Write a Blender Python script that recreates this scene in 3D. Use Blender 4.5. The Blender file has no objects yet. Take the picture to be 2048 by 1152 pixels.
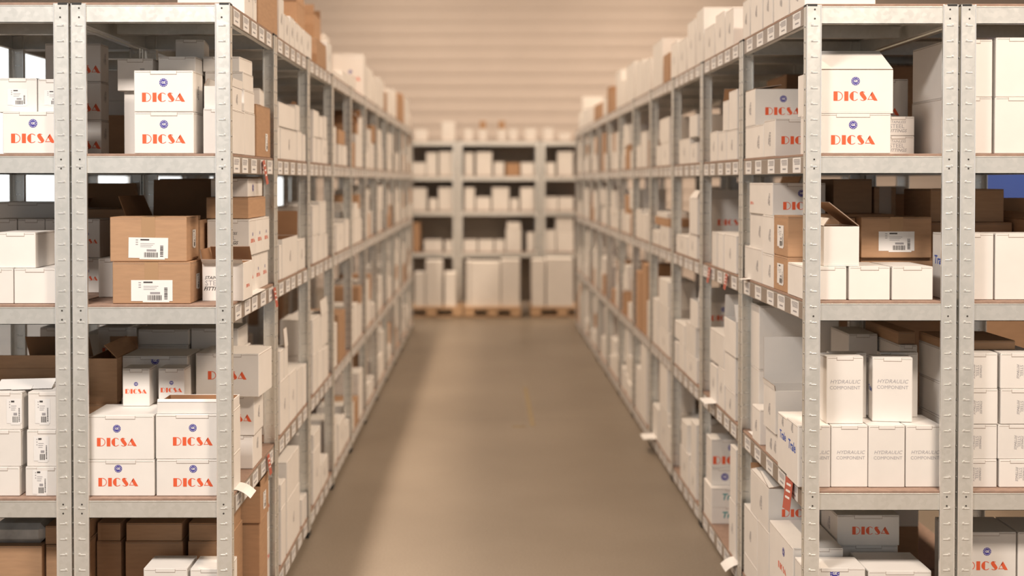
import bpy, math, random
from mathutils import Vector, Matrix
R_ = math.radians
sc = bpy.context.scene
C = sc.collection

# ------------------------------------------------------------------ camera
F = 2350.0                      # focal length in pixels of the 2048 px wide frame
VPX, HOR = 972.0, 362.0         # vanishing point of the aisle and horizon row
EYE = 1.864
TILT = R_(1.0)
cam_d = bpy.data.cameras.new('camera')
cam_d.sensor_width = 36.0
cam_d.lens = F / 2048.0 * 36.0
cam_d.shift_x = (1024.0 - VPX) / 2048.0
cam_d.shift_y = (F * math.tan(TILT) - (576.0 - HOR)) / 2048.0
cam_d.clip_end = 200
cam_d.dof.use_dof = True
cam_d.dof.focus_distance = 4.36
cam_d.dof.aperture_fstop = 1.25
cam = bpy.data.objects.new('camera', cam_d)
cam.location = (0, 0, EYE)
cam.rotation_euler = (math.pi / 2 - TILT, 0, 0)
C.objects.link(cam)
sc.camera = cam

# ------------------------------------------------------------------ world, lights, exposure
w = bpy.data.worlds.new('daylight'); sc.world = w; w.use_nodes = True
bg = w.node_tree.nodes['Background']
bg.inputs[0].default_value = (0.93, 0.97, 1.0, 1)
bg.inputs[1].default_value = 0.40

def area(name, loc, sx, sy, power, col, rot=(0, 0, 0)):
    d = bpy.data.lights.new(name, 'AREA'); d.shape = 'RECTANGLE'
    d.size, d.size_y, d.energy, d.color = sx, sy, power, col
    o = bpy.data.objects.new(name, d); o.location = loc; o.rotation_euler = rot
    C.objects.link(o); return o
WARM = (1.0, 0.775, 0.575)
area('strip_lamp_left', (-1.40, 10.9, 6.3), 0.16, 15.2, 490, WARM)
area('strip_lamp_right', (3.0, 10.9, 6.3), 0.5, 15.2, 600, WARM)
area('front_lamp_left', (-1.7, 1.7, 4.3), 1.2, 0.6, 185, (1.0, 0.91, 0.83))
area('front_lamp_right', (1.9, 1.7, 4.3), 1.2, 0.6, 190, (1.0, 0.83, 0.68))
sc.view_settings.view_transform = 'Standard'
sc.view_settings.look = 'None'
sc.view_settings.gamma = 1.0
sc.view_settings.use_curve_mapping = False
sc.view_settings.exposure = 0.28
sc.cycles.use_denoising = True
sc.cycles.max_bounces = 6
sc.cycles.diffuse_bounces = 4
sc.cycles.glossy_bounces = 3
sc.cycles.sample_clamp_indirect = 6.0

# ------------------------------------------------------------------ helpers
def ray(px, py, Y):
    """point of the world plane y=Y seen at a pixel of the photograph"""
    xc = (px - VPX) / F
    yc = -(py - 576.0) / F + cam_d.shift_y * 2048.0 / F
    t = Y / (math.cos(TILT) + yc * math.sin(TILT))
    return xc * t, EYE + (yc * math.cos(TILT) - math.sin(TILT)) * t
def PX(px, Y): return (px - VPX) / F * Y
def PZ(py, Y): return ray(VPX, py, Y)[1]

def new_mat(name):
    m = bpy.data.materials.new(name); m.use_nodes = True
    nt = m.node_tree
    return m, nt, nt.nodes['Principled BSDF']
def simple(name, col, rough=0.6, metal=0.0, noise=0.0, scale=20.0, bump=0.0, rnd=0.0, stretch=None):
    m, nt, b = new_mat(name)
    b.inputs['Roughness'].default_value = rough
    b.inputs['Metallic'].default_value = metal
    N, L = nt.nodes, nt.links
    col = (*col, 1)
    b.inputs['Base Color'].default_value = col
    tc = N.new('ShaderNodeTexCoord'); mp = N.new('ShaderNodeMapping')
    L.new(tc.outputs['Object'], mp.inputs[0])
    if stretch: mp.inputs['Scale'].default_value = stretch
    nz = N.new('ShaderNodeTexNoise'); nz.inputs['Scale'].default_value = scale; nz.inputs['Detail'].default_value = 4
    L.new(mp.outputs[0], nz.inputs['Vector'])
    last = None
    if noise or rnd:
        mr = N.new('ShaderNodeMapRange'); mr.inputs['To Min'].default_value = 1 - noise; mr.inputs['To Max'].default_value = 1 + noise
        mr.inputs['From Min'].default_value = 0.3; mr.inputs['From Max'].default_value = 0.7
        L.new(nz.outputs[0], mr.inputs[0])
        hs = N.new('ShaderNodeHueSaturation'); hs.inputs['Color'].default_value = col
        v = mr.outputs[0]
        if rnd:
            oi = N.new('ShaderNodeObjectInfo'); m2 = N.new('ShaderNodeMapRange')
            m2.inputs['To Min'].default_value = 1 - rnd; m2.inputs['To Max'].default_value = 1 + rnd * 0.6
            L.new(oi.outputs['Random'], m2.inputs[0])
            mu = N.new('ShaderNodeMath'); mu.operation = 'MULTIPLY'
            L.new(v, mu.inputs[0]); L.new(m2.outputs[0], mu.inputs[1]); v = mu.outputs[0]
        L.new(v, hs.inputs['Value']); L.new(hs.outputs[0], b.inputs['Base Color'])
    if bump:
        bp = N.new('ShaderNodeBump'); bp.inputs['Strength'].default_value = bump; bp.inputs['Distance'].default_value = 0.01
        L.new(nz.outputs[0], bp.inputs['Height']); L.new(bp.outputs[0], b.inputs['Normal'])
    return m

M = {}
M['w'] = simple('white_card', (0.83, 0.80, 0.765), 0.62, noise=0.025, scale=9, bump=0.03, rnd=0.05)
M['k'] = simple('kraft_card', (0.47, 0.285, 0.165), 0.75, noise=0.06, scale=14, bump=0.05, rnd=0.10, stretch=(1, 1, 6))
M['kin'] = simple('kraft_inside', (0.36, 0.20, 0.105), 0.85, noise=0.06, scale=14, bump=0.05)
M['red'] = simple('red_ink', (0.80, 0.125, 0.045), 0.6)
M['blue'] = simple('blue_ink', (0.055, 0.045, 0.33), 0.6)
M['tube'] = simple('bright_blue_ink', (0.04, 0.10, 0.48), 0.6)
M['teal'] = simple('teal_ink', (0.0, 0.30, 0.32), 0.6)
M['ink'] = simple('black_ink', (0.06, 0.055, 0.055), 0.6)
M['grey'] = simple('grey_ink', (0.34, 0.33, 0.35), 0.6)
M['seam'] = simple('card_edge', (0.30, 0.22, 0.17), 0.8)
M['pale'] = simple('pale_grey_ink', (0.40, 0.39, 0.42), 0.6)
M['paper'] = simple('label_paper', (0.86, 0.85, 0.84), 0.5, noise=0.01)
M['tape'] = simple('packing_tape', (0.43, 0.27, 0.15), 0.2)
M['tag'] = simple('red_tag', (0.50, 0.115, 0.075), 0.5)
M['board'] = simple('chipboard', (0.33, 0.222, 0.17), 0.8, noise=0.12, scale=60)
M['holder'] = simple('ticket_holder', (0.30, 0.25, 0.21), 0.3, noise=0.05)
M['pan'] = simple('shelf_underside', (0.26, 0.25, 0.215), 0.5, metal=0.4, noise=0.15, scale=30)
M['plastic'] = simple('black_plastic', (0.02, 0.02, 0.02), 0.5)
M['hole'] = simple('punched_hole', (0.05, 0.045, 0.04), 0.9)
M['wood'] = simple('pallet_wood', (0.62, 0.42, 0.26), 0.75, noise=0.15, scale=8, stretch=(1, 8, 8))
M['clear'] = simple('plastic_wrap', (0.42, 0.42, 0.42), 0.22, noise=0.3, scale=10, bump=0.6)
M['bluepaint'] = simple('blue_paint', (0.075, 0.15, 0.56), 0.45)
M['shadesheet'] = simple('taupe_shade_sheet', (0.30, 0.25, 0.205), 0.6)  # dark taupe carries the shade inside the end rack
M['yellow'] = simple('worn_yellow_tape', (0.25, 0.19, 0.105), 0.6, noise=0.2)
M['cloth'] = simple('white_cloth', (0.8, 0.8, 0.78), 0.8, bump=0.4, scale=15)
M['wrap'] = simple('brown_paper', (0.50, 0.31, 0.15), 0.7, noise=0.1, bump=0.5, scale=12)
def galvanised():
    m, nt, b = new_mat('galvanised_steel'); N, L = nt.nodes, nt.links
    b.inputs['Metallic'].default_value = 0.60
    tc = N.new('ShaderNodeTexCoord')
    vo = N.new('ShaderNodeTexVoronoi'); vo.inputs['Scale'].default_value = 70
    nz = N.new('ShaderNodeTexNoise'); nz.inputs['Scale'].default_value = 7; nz.inputs['Detail'].default_value = 6
    L.new(tc.outputs['Object'], vo.inputs['Vector']); L.new(tc.outputs['Object'], nz.inputs['Vector'])
    mx = N.new('ShaderNodeMix'); mx.data_type = 'RGBA'
    mx.inputs['A'].default_value = (0.70, 0.70, 0.65, 1); mx.inputs['B'].default_value = (0.86, 0.85, 0.81, 1)
    ad = N.new('ShaderNodeMath'); ad.operation = 'MULTIPLY_ADD'; ad.inputs[1].default_value = 0.35
    sp = N.new('ShaderNodeSeparateColor'); L.new(vo.outputs['Color'], sp.inputs[0])
    L.new(sp.outputs[0], ad.inputs[0]); L.new(nz.outputs[0], ad.inputs[2])
    L.new(ad.outputs[0], mx.inputs['Factor']); L.new(mx.outputs['Result'], b.inputs['Base Color'])
    mr = N.new('ShaderNodeMapRange'); mr.inputs['To Min'].default_value = 0.26; mr.inputs['To Max'].default_value = 0.42
    L.new(ad.outputs[0], mr.inputs[0]); L.new(mr.outputs[0], b.inputs['Roughness'])
    return m
M['steel'] = galvanised()
M['glint'] = simple('glint_steel', (0.92, 0.92, 0.90), 0.22, metal=0.6)  # shiny steel made paler, glints of post tabs and edges put into colour

class MB:
    """collects polygons and links them as one mesh object"""
    def __init__(s): s.v, s.f, s.m, s.mats = [], [], [], []
    def mi(s, k):
        if k not in s.mats: s.mats.append(k)
        return s.mats.index(k)
    def add(s, vs, fs, k):
        b = len(s.v); i = s.mi(k)
        s.v += [tuple(p) for p in vs]
        for f in fs: s.f.append([b + q for q in f]); s.m.append(i)
    def box(s, x0, x1, y0, y1, z0, z1, k, c=0.0):
        if c <= 0:
            vs = [(x, y, z) for x in (x0, x1) for y in (y0, y1) for z in (z0, z1)]
            s.add(vs, [(0, 1, 3, 2), (4, 6, 7, 5), (0, 4, 5, 1), (2, 3, 7, 6), (0, 2, 6, 4), (1, 5, 7, 3)], k); return
        lo, hi = (x0, y0, z0), (x1, y1, z1)
        vs = []; idx = {}
        for sx in (0, 1):
            for sy in (0, 1):
                for sz in (0, 1):
                    sg = (sx, sy, sz)
                    for a in range(3):
                        p = []
                        for q in range(3):
                            base = hi[q] if sg[q] else lo[q]
                            p.append(base if q == a else base + (-c if sg[q] else c))
                        idx[(sg, a)] = len(vs); vs.append(p)
        fs = []
        def cy(a):
            b, d = [(1, 2), (2, 0), (0, 1)][a]
            return b, d
        for a in range(3):
            b, d = cy(a)
            for e in (0, 1):
                ring = []
                for (u, v) in ((0, 0), (1, 0), (1, 1), (0, 1)):
                    sg = [0, 0, 0]; sg[a] = e; sg[b] = u; sg[d] = v
                    ring.append(idx[(tuple(sg), a)])
                fs.append(ring if e else ring[::-1])
        for a in range(3):                      # edge strips along axis a
            b, d = cy(a)
            for u in (0, 1):
                for v in (0, 1):
                    s0 = [0, 0, 0]; s0[b] = u; s0[d] = v; s1 = list(s0); s1[a] = 1
                    s0, s1 = tuple(s0), tuple(s1)
                    q = [idx[(s0, b)], idx[(s1, b)], idx[(s1, d)], idx[(s0, d)]]
                    fs.append(q if (u == v) else q[::-1])
        for sg in [(a, b, c_) for a in (0, 1) for b in (0, 1) for c_ in (0, 1)]:
            t = [idx[(sg, 0)], idx[(sg, 1)], idx[(sg, 2)]]
            fs.append(t if sum(sg) % 2 else t[::-1])
        s.add(vs, fs, k)
    def mesh(s, name):
        me = bpy.data.meshes.new(name)
        me.from_pydata(s.v, [], s.f)
        for k in s.mats: me.materials.append(M[k])
        me.polygons.foreach_set('material_index', s.m)
        me.update(); return me
    def build(s, name, parent=None, loc=None):
        return put(name, s.mesh(name), parent, loc)
def put(name, me, parent=None, loc=None, rot=None):
    o = bpy.data.objects.new(name, me); C.objects.link(o)
    if parent: o.parent = parent
    if loc: o.location = loc
    if rot: o.rotation_euler = rot
    return o
def empty(name, loc, rz=0.0, scale=None):
    o = bpy.data.objects.new(name, None); C.objects.link(o)
    o.empty_display_size = 0.1
    o.location = loc; o.rotation_euler = (0, 0, rz); return o
def tag(o, label, cat, group=None, kind=None):
    if label: o['label'] = label
    if cat: o['category'] = cat
    if group: o['group'] = group
    if kind: o['kind'] = kind
    return o
def tree(o, parent=None):
    c = o.copy(); C.objects.link(c); c.parent = parent
    for ch in o.children: tree(ch, c)
    return c

# ------------------------------------------------------------------ room
def struct(name, mb):
    o = mb.build(name); o['kind'] = 'structure'; return o
def floor_mat():
    m, nt, b = new_mat('polished_concrete'); N, L = nt.nodes, nt.links
    tc = N.new('ShaderNodeTexCoord')
    n1 = N.new('ShaderNodeTexNoise'); n1.inputs['Scale'].default_value = 0.9; n1.inputs['Detail'].default_value = 8
    n2 = N.new('ShaderNodeTexNoise'); n2.inputs['Scale'].default_value = 90; n2.inputs['Detail'].default_value = 3
    L.new(tc.outputs['Object'], n1.inputs['Vector']); L.new(tc.outputs['Object'], n2.inputs['Vector'])
    r1 = N.new('ShaderNodeValToRGB')
    r1.color_ramp.elements[0].position = 0.3; r1.color_ramp.elements[0].color = (0.185, 0.148, 0.110, 1)
    r1.color_ramp.elements[1].position = 0.7; r1.color_ramp.elements[1].color = (0.235, 0.192, 0.147, 1)
    L.new(n1.outputs[0], r1.inputs[0])
    mx = N.new('ShaderNodeMix'); mx.data_type = 'RGBA'; mx.blend_type = 'OVERLAY'; mx.inputs['Factor'].default_value = 0.25
    L.new(r1.outputs[0], mx.inputs['A']); L.new(n2.outputs[0], mx.inputs['B'])
    # expansion joints every three metres across the aisle
    sp = N.new('ShaderNodeSeparateXYZ'); L.new(tc.outputs['Object'], sp.inputs[0])
    mo = N.new('ShaderNodeMath'); mo.operation = 'MODULO'; mo.inputs[1].default_value = 9.15
    L.new(sp.outputs[1], mo.inputs[0])
    ls = N.new('ShaderNodeMath'); ls.operation = 'LESS_THAN'; ls.inputs[1].default_value = 0.012
    L.new(mo.outputs[0], ls.inputs[0])
    m3 = N.new('ShaderNodeMix'); m3.data_type = 'RGBA'; m3.inputs['B'].default_value = (0.13, 0.11, 0.085, 1)
    L.new(ls.outputs[0], m3.inputs['Factor']); L.new(mx.outputs['Result'], m3.inputs['A'])
    L.new(m3.outputs['Result'], b.inputs['Base Color'])
    b.inputs['Roughness'].default_value = 0.42
    return m
M['floor'] = floor_mat()
M['wall'] = simple('cream_sheet', (0.72, 0.635, 0.575), 0.55, noise=0.02, scale=2)
M['plain'] = simple('grey_wall', (0.45, 0.42, 0.38), 0.8)
M['ceil'] = simple('pale_ceiling', (0.6, 0.57, 0.52), 0.8)
b = MB(); b.box(-14, 13, -10, 20.6, -0.2, 0, 'floor'); struct('floor', b)
YB = 20.5
# back wall: horizontal ribbed sheeting, with a glazed strip at its left
def ribbed(mb, x0, x1, z0, z1):
    pitch = 0.226; z = z0
    while z < z1 - 1e-4:
        prof = [(0, 0), (0.10, 0), (0.135, 0.009), (0.19, 0.009), (0.226, 0)]
        for (a, da), (c, dc) in zip(prof, prof[1:]):
            za, zc = min(z + a, z1), min(z + c, z1)
            if zc > za:
                mb.add([(x0, YB - da, za), (x1, YB - da, za), (x1, YB - dc, zc), (x0, YB - dc, zc)], [(0, 1, 2, 3)], 'wall')
        z += pitch
    mb.box(x0, x1, YB + 0.002, YB + 0.15, z0, z1, 'wall')
b = MB()
ribbed(b, -3.3, 13, 0, 6.6)
ribbed(b, -14, -3.3, 0, 0.9)
ribbed(b, -14, -3.3, 4.6, 6.6)
struct('wall_back', b)
b = MB(); b.box(-14.2, -14, -10, 20.7, 0, 6.6, 'plain'); struct('wall_left', b)
b = MB(); b.box(13, 13.2, -10, 20.7, 0, 6.6, 'plain'); struct('wall_right', b)
b = MB(); b.box(-14.2, 13.2, -10, 20.7, 6.6, 6.8, 'ceil'); struct('ceiling', b)
b = MB()
x = -14.0
while x < -3.2:
    b.box(x, x + 0.09, YB - 0.04, YB + 0.04, 0.9, 4.6, 'plain'); x += 0.97
for z in (0.9, 2.15, 3.4, 4.52): b.box(-14, -3.3, YB - 0.045, YB + 0.045, z, z + 0.08, 'plain')
win = struct('window_1', b)
gm, nt, gb = new_mat('window_glass')
gb.inputs['Transmission Weight'].default_value = 1.0; gb.inputs['Roughness'].default_value = 0.0; gb.inputs['IOR'].default_value = 1.05
gb.inputs['Base Color'].default_value = (0.9, 0.97, 1.0, 1); M['glass'] = gm
gb.inputs['Transmission Weight'].default_value = 0.0; gb.inputs['Roughness'].default_value = 0.4
gb.inputs['Emission Color'].default_value = (0.90, 0.97, 1.0, 1); gb.inputs['Emission Strength'].default_value = 1.15
b = MB(); b.box(-14, -3.3, YB - 0.005, YB + 0.005, 0.9, 4.6, 'glass')
g = b.build('window_pane', win); g['label'] = 'frosted daylight glazing'

# ------------------------------------------------------------------ shelving
WL, WR = 0.924, 1.157
HL = {1: 2.500, 2: 1.954, 3: 1.406, 4: 0.700, 5: 0.100}
HR = {1: 2.495, 2: 1.954, 3: 1.419, 4: 0.728, 5: 0.080}
BT, BH = 0.009, 0.063           # board thickness, beam height
_pm = {}
def post_mesh(sx, sy, H, levels):
    """angle post; sx / sy point from the corner into the unit"""
    key = (sx, sy, H, tuple(levels))
    if key in _pm: return _pm[key]
    b = MB(); t = 0.0025
    def bx(xa, xb, ya, yb, za, zb, k, c=0.0):
        b.box(min(sx * xa, sx * xb), max(sx * xa, sx * xb), min(ya, yb), max(ya, yb), za, zb, k, c)
    yo, yi = (0, t) if sy > 0 else (-t, 0)
    bx(0, 0.055, yo, yi, 0, H, 'steel')
    ye = sy * 0.036
    bx(0, t, yo if sy > 0 else ye, ye if sy > 0 else yi, 0, H, 'steel')
    # rolled edges, a little proud of the flange, their bright highlight put into the colour
    bx(0, 0.004, yo - 0.0015, yo + 0.001, 0, H, 'glint', 0.0006)
    bx(0.050, 0.055, yo - (0.0015 if sy > 0 else 0.008), yo + (0.009 if sy > 0 else 0.002), 0, H, 'glint', 0.0008)
    z = 0.05
    while z < H - 0.03:
        bx(0.016, 0.042, yo - 0.0022, yo, z, z + 0.0035, 'glint', 0.0007)
        bx(0.017, 0.024, yo - 0.0032, yo, z + 0.001, z + 0.0075, 'glint', 0.001)
        # keyholes in the side flange
        ym = sy * 0.020
        bx(-0.0006, 0, ym - 0.003, ym + 0.003, z - 0.004, z + 0.004, 'hole')
        bx(-0.0018, 0, ym - 0.006, ym - 0.003, z, z + 0.004, 'glint')
        z += 0.0565
    for zl in levels:
        for dz in (-0.012, -0.045):
            n = 8; r = 0.0034; cx = sx * 0.030
            vs = [(cx + r * math.cos(2 * math.pi * i / n), yo - 0.0008, zl + dz + r * math.sin(2 * math.pi * i / n)) for i in range(n)]
            b.add(vs, [tuple(range(n))], 'hole')
    me = b.mesh('post'); _pm[key] = me; return me
def foot_mesh(sx, sy):
    b = MB()
    b.box(min(-sx * .001, sx * .056), max(-sx * .001, sx * .056), min(-sy * .001, sy * .038), max(-sy * .001, sy * .038), 0, 0.03, 'plastic', 0.002)
    return b.mesh('post_foot')
_feet = {(a, c): foot_mesh(a, c) for a in (1, -1) for c in (1, -1)}
def cap_mesh(sx, sy):
    b = MB()
    b.box(min(-sx * .001, sx * .040), max(-sx * .001, sx * .040), min(-sy * .001, sy * .038), max(-sy * .001, sy * .038), 0, 0.010, 'plastic', 0.002)
    return b.mesh('post_cap')
_caps = {(a, c): cap_mesh(a, c) for a in (1, -1) for c in (1, -1)}
def text_mesh(txt, size, k='ink', shear=0.0, depth=0.0, bold=0.0, space=1.0):
    cu = bpy.data.curves.new('t', 'FONT'); cu.body = txt; cu.size = size; cu.shear = shear
    cu.align_x = 'CENTER'; cu.align_y = 'CENTER'; cu.resolution_u = 2; cu.offset = bold; cu.space_character = space
    cu.space_line = 0.82
    ob = bpy.data.objects.new('t', cu)
    me = bpy.data.meshes.new_from_object(ob)
    vs = [tuple(v.co) for v in me.vertices]; fs = [tuple(p.vertices) for p in me.polygons]
    bpy.data.objects.remove(ob); bpy.data.curves.remove(cu); bpy.data.meshes.remove(me)
    return vs, fs, k
def ticket_mesh(side, seed):
    """price ticket facing along x; side = +1 faces +x"""
    r = random.Random(seed); b = MB(); h, wd = 0.056, 0.108
    x = 0.0012 * side
    b.box(min(0, x), max(0, x), -wd / 2, wd / 2, 0, h, 'paper')
    xx = x * 1.25
    def q(y0, y1, z0, z1, k):
        vs = [(xx, y0, z0), (xx, y1, z0), (xx, y1, z1), (xx, y0, z1)]
        b.add(vs, [(0, 1, 2, 3) if side > 0 else (3, 2, 1, 0)], k)
    for i in range(5):
        q(-0.045, 0.045 - r.random() * 0.02, 0.030 + i * 0.0045, 0.0325 + i * 0.0045, 'grey')
    q(-0.03, 0.02, 0.012, 0.018, 'grey')
    return b.mesh('ticket')
_tk = {s: [ticket_mesh(s, i) for i in range(3)] for s in (1, -1)}

def shelving_unit(name, loc, wd, dp, levels, aisle, tickets=5, H=None):
    """corner of the unit at loc; aisle = +1 / -1: which x side carries the ticket strips, 0 = none"""
    root = empty(name, loc)
    H = H or max(levels) + 0.005
    for (x, sx) in ((0, 1), (wd, -1)):
        for (y, sy) in ((0, 1), (dp, -1)):
            p = put('post', post_mesh(sx, sy, H, levels), root, (x, y, 0))
            put('post_foot', _feet[(sx, sy)], p)
            put('post_cap', _caps[(sx, sy)], p, (0, 0, H - 0.0065))
    rnd = random.Random(5)
    b = MB(); z0, z1 = -BH, 0.0; e = 0.006
    for ya, yb, yl in ((e, e + .002, e + .026), (dp - e - .002, dp - e, dp - e - .026)):
        b.box(0.006, wd - 0.006, ya, yb, z0, z1, 'steel')
        b.box(0.006, wd - 0.006, min(ya, yl), max(yb, yl), z1 - 0.002, z1, 'steel')
        b.box(0.006, wd - 0.006, min(ya, yl), max(yb, yl), z0, z0 + 0.002, 'steel')
        yc = ya if yl > ya else yb; sg = -1 if yl > ya else 1
        b.box(0.006, wd - 0.006, min(yc, yc + sg * .0018), max(yc, yc + sg * .0018), z1 - 0.004, z1, 'steel', 0.0006)
    for xa, xb, xl in ((e, e + .002, e + .022), (wd - e - .002, wd - e, wd - e - .022)):
        b.box(xa, xb, 0.01, dp - 0.01, z0, z1, 'steel')
        b.box(min(xa, xl), max(xb, xl), 0.034, dp - 0.034, z1 - 0.002, z1, 'steel')
        b.box(min(xa, xl), max(xb, xl), 0.034, dp - 0.034, z0, z0 + 0.002, 'steel')
    b.box(0.03, wd - 0.03, dp * 0.5 - 0.02, dp * 0.5 + 0.02, z0 + .012, z1 - .002, 'steel')
    b.box(0.03, wd - 0.03, 0.03, dp - 0.03, z1 - .003, z1 - .0012, 'pan')
    fr = b.mesh('shelf')
    b = MB(); b.box(0.006, wd - 0.006, 0.006, dp - 0.006, 0, BT, 'board', 0.001); bd = b.mesh('shelf_board')
    if aisle:
        b = MB(); xs = wd - e + .0005 if aisle > 0 else e - .0005
        xa, xb = (xs, xs + .002) if aisle > 0 else (xs - .002, xs)
        b.box(xa, xb, 0.04, dp - 0.04, -0.060, -0.003, 'holder')
        b.box(xa - .001, xb + .001, 0.04, dp - 0.04, -0.062, -0.059, 'holder')
        hd = b.mesh('ticket_holder')
    for z in levels:
        s = put('shelf', fr, root, (0, 0, z))
        put('shelf_board', bd, s)
        if aisle:
            put('ticket_holder', hd, s)
            for i in range(tickets):
                y = 0.04 + (i + 0.5) * (dp - 0.08) / tickets + rnd.uniform(-.02, .02)
                put('ticket', _tk[aisle][rnd.randrange(3)], s, ((xb if aisle > 0 else xa), y, -0.059), (0, 0, rnd.uniform(0, .008)))
    return root

Y0 = 4.25
yl = [4.25] + [5.17 + 0.965 * i for i in range(11)]
yr = [4.25] + [5.34 + 0.980 * i for i in range(11)]
ORD = ['first', 'second', 'third', 'fourth', 'fifth', 'sixth', 'seventh', 'eighth', 'ninth', 'tenth', 'eleventh', 'twelfth']
wl, wr = 0.575, 0.548
units = []
def row(ys, x0, wd, levels, aisle, rowname, n=11):
    first = shelving_unit('shelving_unit', (x0, ys[0] + .002, 0), wd, ys[1] - ys[0] - .004, levels, aisle)
    units.append(tag(first, f'galvanised steel shelving unit nearest the camera, {rowname}', 'shelving', 'steel shelving units along the aisle'))
    second = shelving_unit('shelving_unit', (x0, ys[1] + .002, 0), wd, ys[2] - ys[1] - .004, levels, aisle)
    tag(second, f'galvanised steel shelving unit, second bay back in the {rowname}', 'shelving', 'steel shelving units along the aisle')
    for i in range(2, n):
        u = tree(second); u.location = (x0, ys[i] + .002, 0)
        u['label'] = f'galvanised steel shelving unit, {ORD[i]} bay back in the {rowname}'
L_LV = [HL[i] for i in (1, 2, 3, 4, 5)]; R_LV = [HR[i] for i in (1, 2, 3, 4, 5)]
row(yl, -WL - wl, wl, L_LV, 1, 'left aisle row')
row(yr, WR, wr, R_LV, -1, 'right aisle row')
row(yl, -WL - wl - 0.008 - wl, wl, L_LV, 0, 'outer left row behind the left one', 5)
row(yr, WR + wr + 0.010, wr, R_LV, 0, 'outer right row behind the right one', 5)

# ------------------------------------------------------------------ prints
def strip(pts_out, pts_in):
    n = len(pts_out); return list(pts_out) + list(pts_in), [(i, i + 1, n + i + 1, n + i) for i in range(n - 1)]
def arc(cx, cy, rx, ry, a0, a1, n=10):
    return [(cx + rx * math.cos(R_(a0 + (a1 - a0) * i / n)), cy + ry * math.sin(R_(a0 + (a1 - a0) * i / n))) for i in range(n + 1)]
def word_polys():
    """the five letters, cap height 1, as (verts, faces)"""
    P = []
    P.append(([(0, 0), (.43, 0), (.43, 1), (0, 1)], [(0, 1, 2, 3)]))                      # D
    P.append(strip(arc(.45, .5, .54, .5, 90, -90), arc(.45, .5, .46, .43, 90, -90)))
    P.append(([(1.14, 0), (1.57, 0), (1.57, 1), (1.14, 1)], [(0, 1, 2, 3)]))               # I
    a = arc(2.20, .5, .50, .5, 105, 255, 12)                                              # C
    P.append(strip(a, [(2.12, y) for (_, y) in a]))
    P.append(strip(arc(2.20, .5, .50, .50, 105, 42, 6), arc(2.20, .5, .43, .43, 105, 42, 6)))
    P.append(strip(arc(2.20, .5, .50, .50, 255, 318, 6), arc(2.20, .5, .43, .43, 255, 318, 6)))
    lo = [(2.86, .96), (2.78, .86), (2.76, .74), (2.82, .60), (2.98, .38), (3.14, .20), (3.20, .08), (3.16, .0)]    # S
    hi = [(2.98, 1.0), (3.08, .97), (3.16, .86), (3.26, .70), (3.40, .50), (3.50, .34), (3.50, .20), (3.36, .05)]
    P.append(strip(hi, lo))
    P.append(strip(arc(3.02, .78, .36, .22, 95, 35, 6), arc(3.02, .78, .30, .15, 95, 35, 6)))
    P.append(strip(arc(3.18, .24, .42, .24, 210, 275, 6), arc(3.18, .24, .36, .17, 210, 275, 6)))
    P.append(([(4.10, 1.0), (4.66, 0.02), (4.30, 0.02), (4.14, .16), (3.90, .62)], [(0, 4, 3), (0, 3, 1), (3, 2, 1)]))   # A
    P.append(([(4.03, .90), (3.58, 0.10), (3.64, .10), (4.07, .80)], [(0, 1, 2, 3)]))
    P.append(([(3.64, .12), (4.16, .12), (4.14, .19), (3.66, .19)], [(0, 1, 2, 3)]))
    return P
WORD = word_polys(); WORD_W = 4.66
_txt = {}
def T(txt, k='ink', shear=0.0, bold=0.0):
    key = (txt, k, shear, bold)
    if key not in _txt: _txt[key] = text_mesh(txt, 1.0, k, shear, bold=bold)
    return _txt[key]
EMB = T('GE', 'paper', 0, 0.03)
FONT_CACHE_WORDS = {
    'hyd': [(T('HYDRAULIC', 'pale', 0.25), 0, 0.55, 0.96), (T('COMPONENT', 'pale'), 0, -0.5, 0.86)],
    'steel': [(T('STAINLESS', 'ink', 0.3, 0.01), 0, 1.0, 0.82), (T('STEEL', 'grey'), -0.1, 0.0, 1.35), (T('FITTINGS', 'ink', 0.3, 0.02), 0, -1.05, 1.0)],
    'steelg': [(T('STAINLESS', 'grey', 0.3, 0.005), 0, 1.0, 0.82), (T('STEEL', 'pale'), -0.1, 0.0, 1.35), (T('FITTINGS', 'grey', 0.3, 0.01), 0, -1.05, 1.0)],
    'tube': [(T('Trale', 'tube', 0.15, 0.02), 0, 0, 1.0)],
    'tubet': [(T('Trale', 'teal', 0.2, 0.02), 0, 0, 1.0)],
}
def face_frame(face, w, d, h):
    """origin (centre), right, up, normal of a carton face; carton centred on x,y with its bottom at z=0"""
    return {
        'f': (Vector((0, -d / 2, h / 2)), Vector((1, 0, 0)), Vector((0, 0, 1)), Vector((0, -1, 0)), w, h),
        'b': (Vector((0, d / 2, h / 2)), Vector((-1, 0, 0)), Vector((0, 0, 1)), Vector((0, 1, 0)), w, h),
        'l': (Vector((-w / 2, 0, h / 2)), Vector((0, -1, 0)), Vector((0, 0, 1)), Vector((-1, 0, 0)), d, h),
        'r': (Vector((w / 2, 0, h / 2)), Vector((0, 1, 0)), Vector((0, 0, 1)), Vector((1, 0, 0)), d, h),
        't': (Vector((0, 0, h)), Vector((1, 0, 0)), Vector((0, 1, 0)), Vector((0, 0, 1)), w, d),
    }[face]
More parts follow.
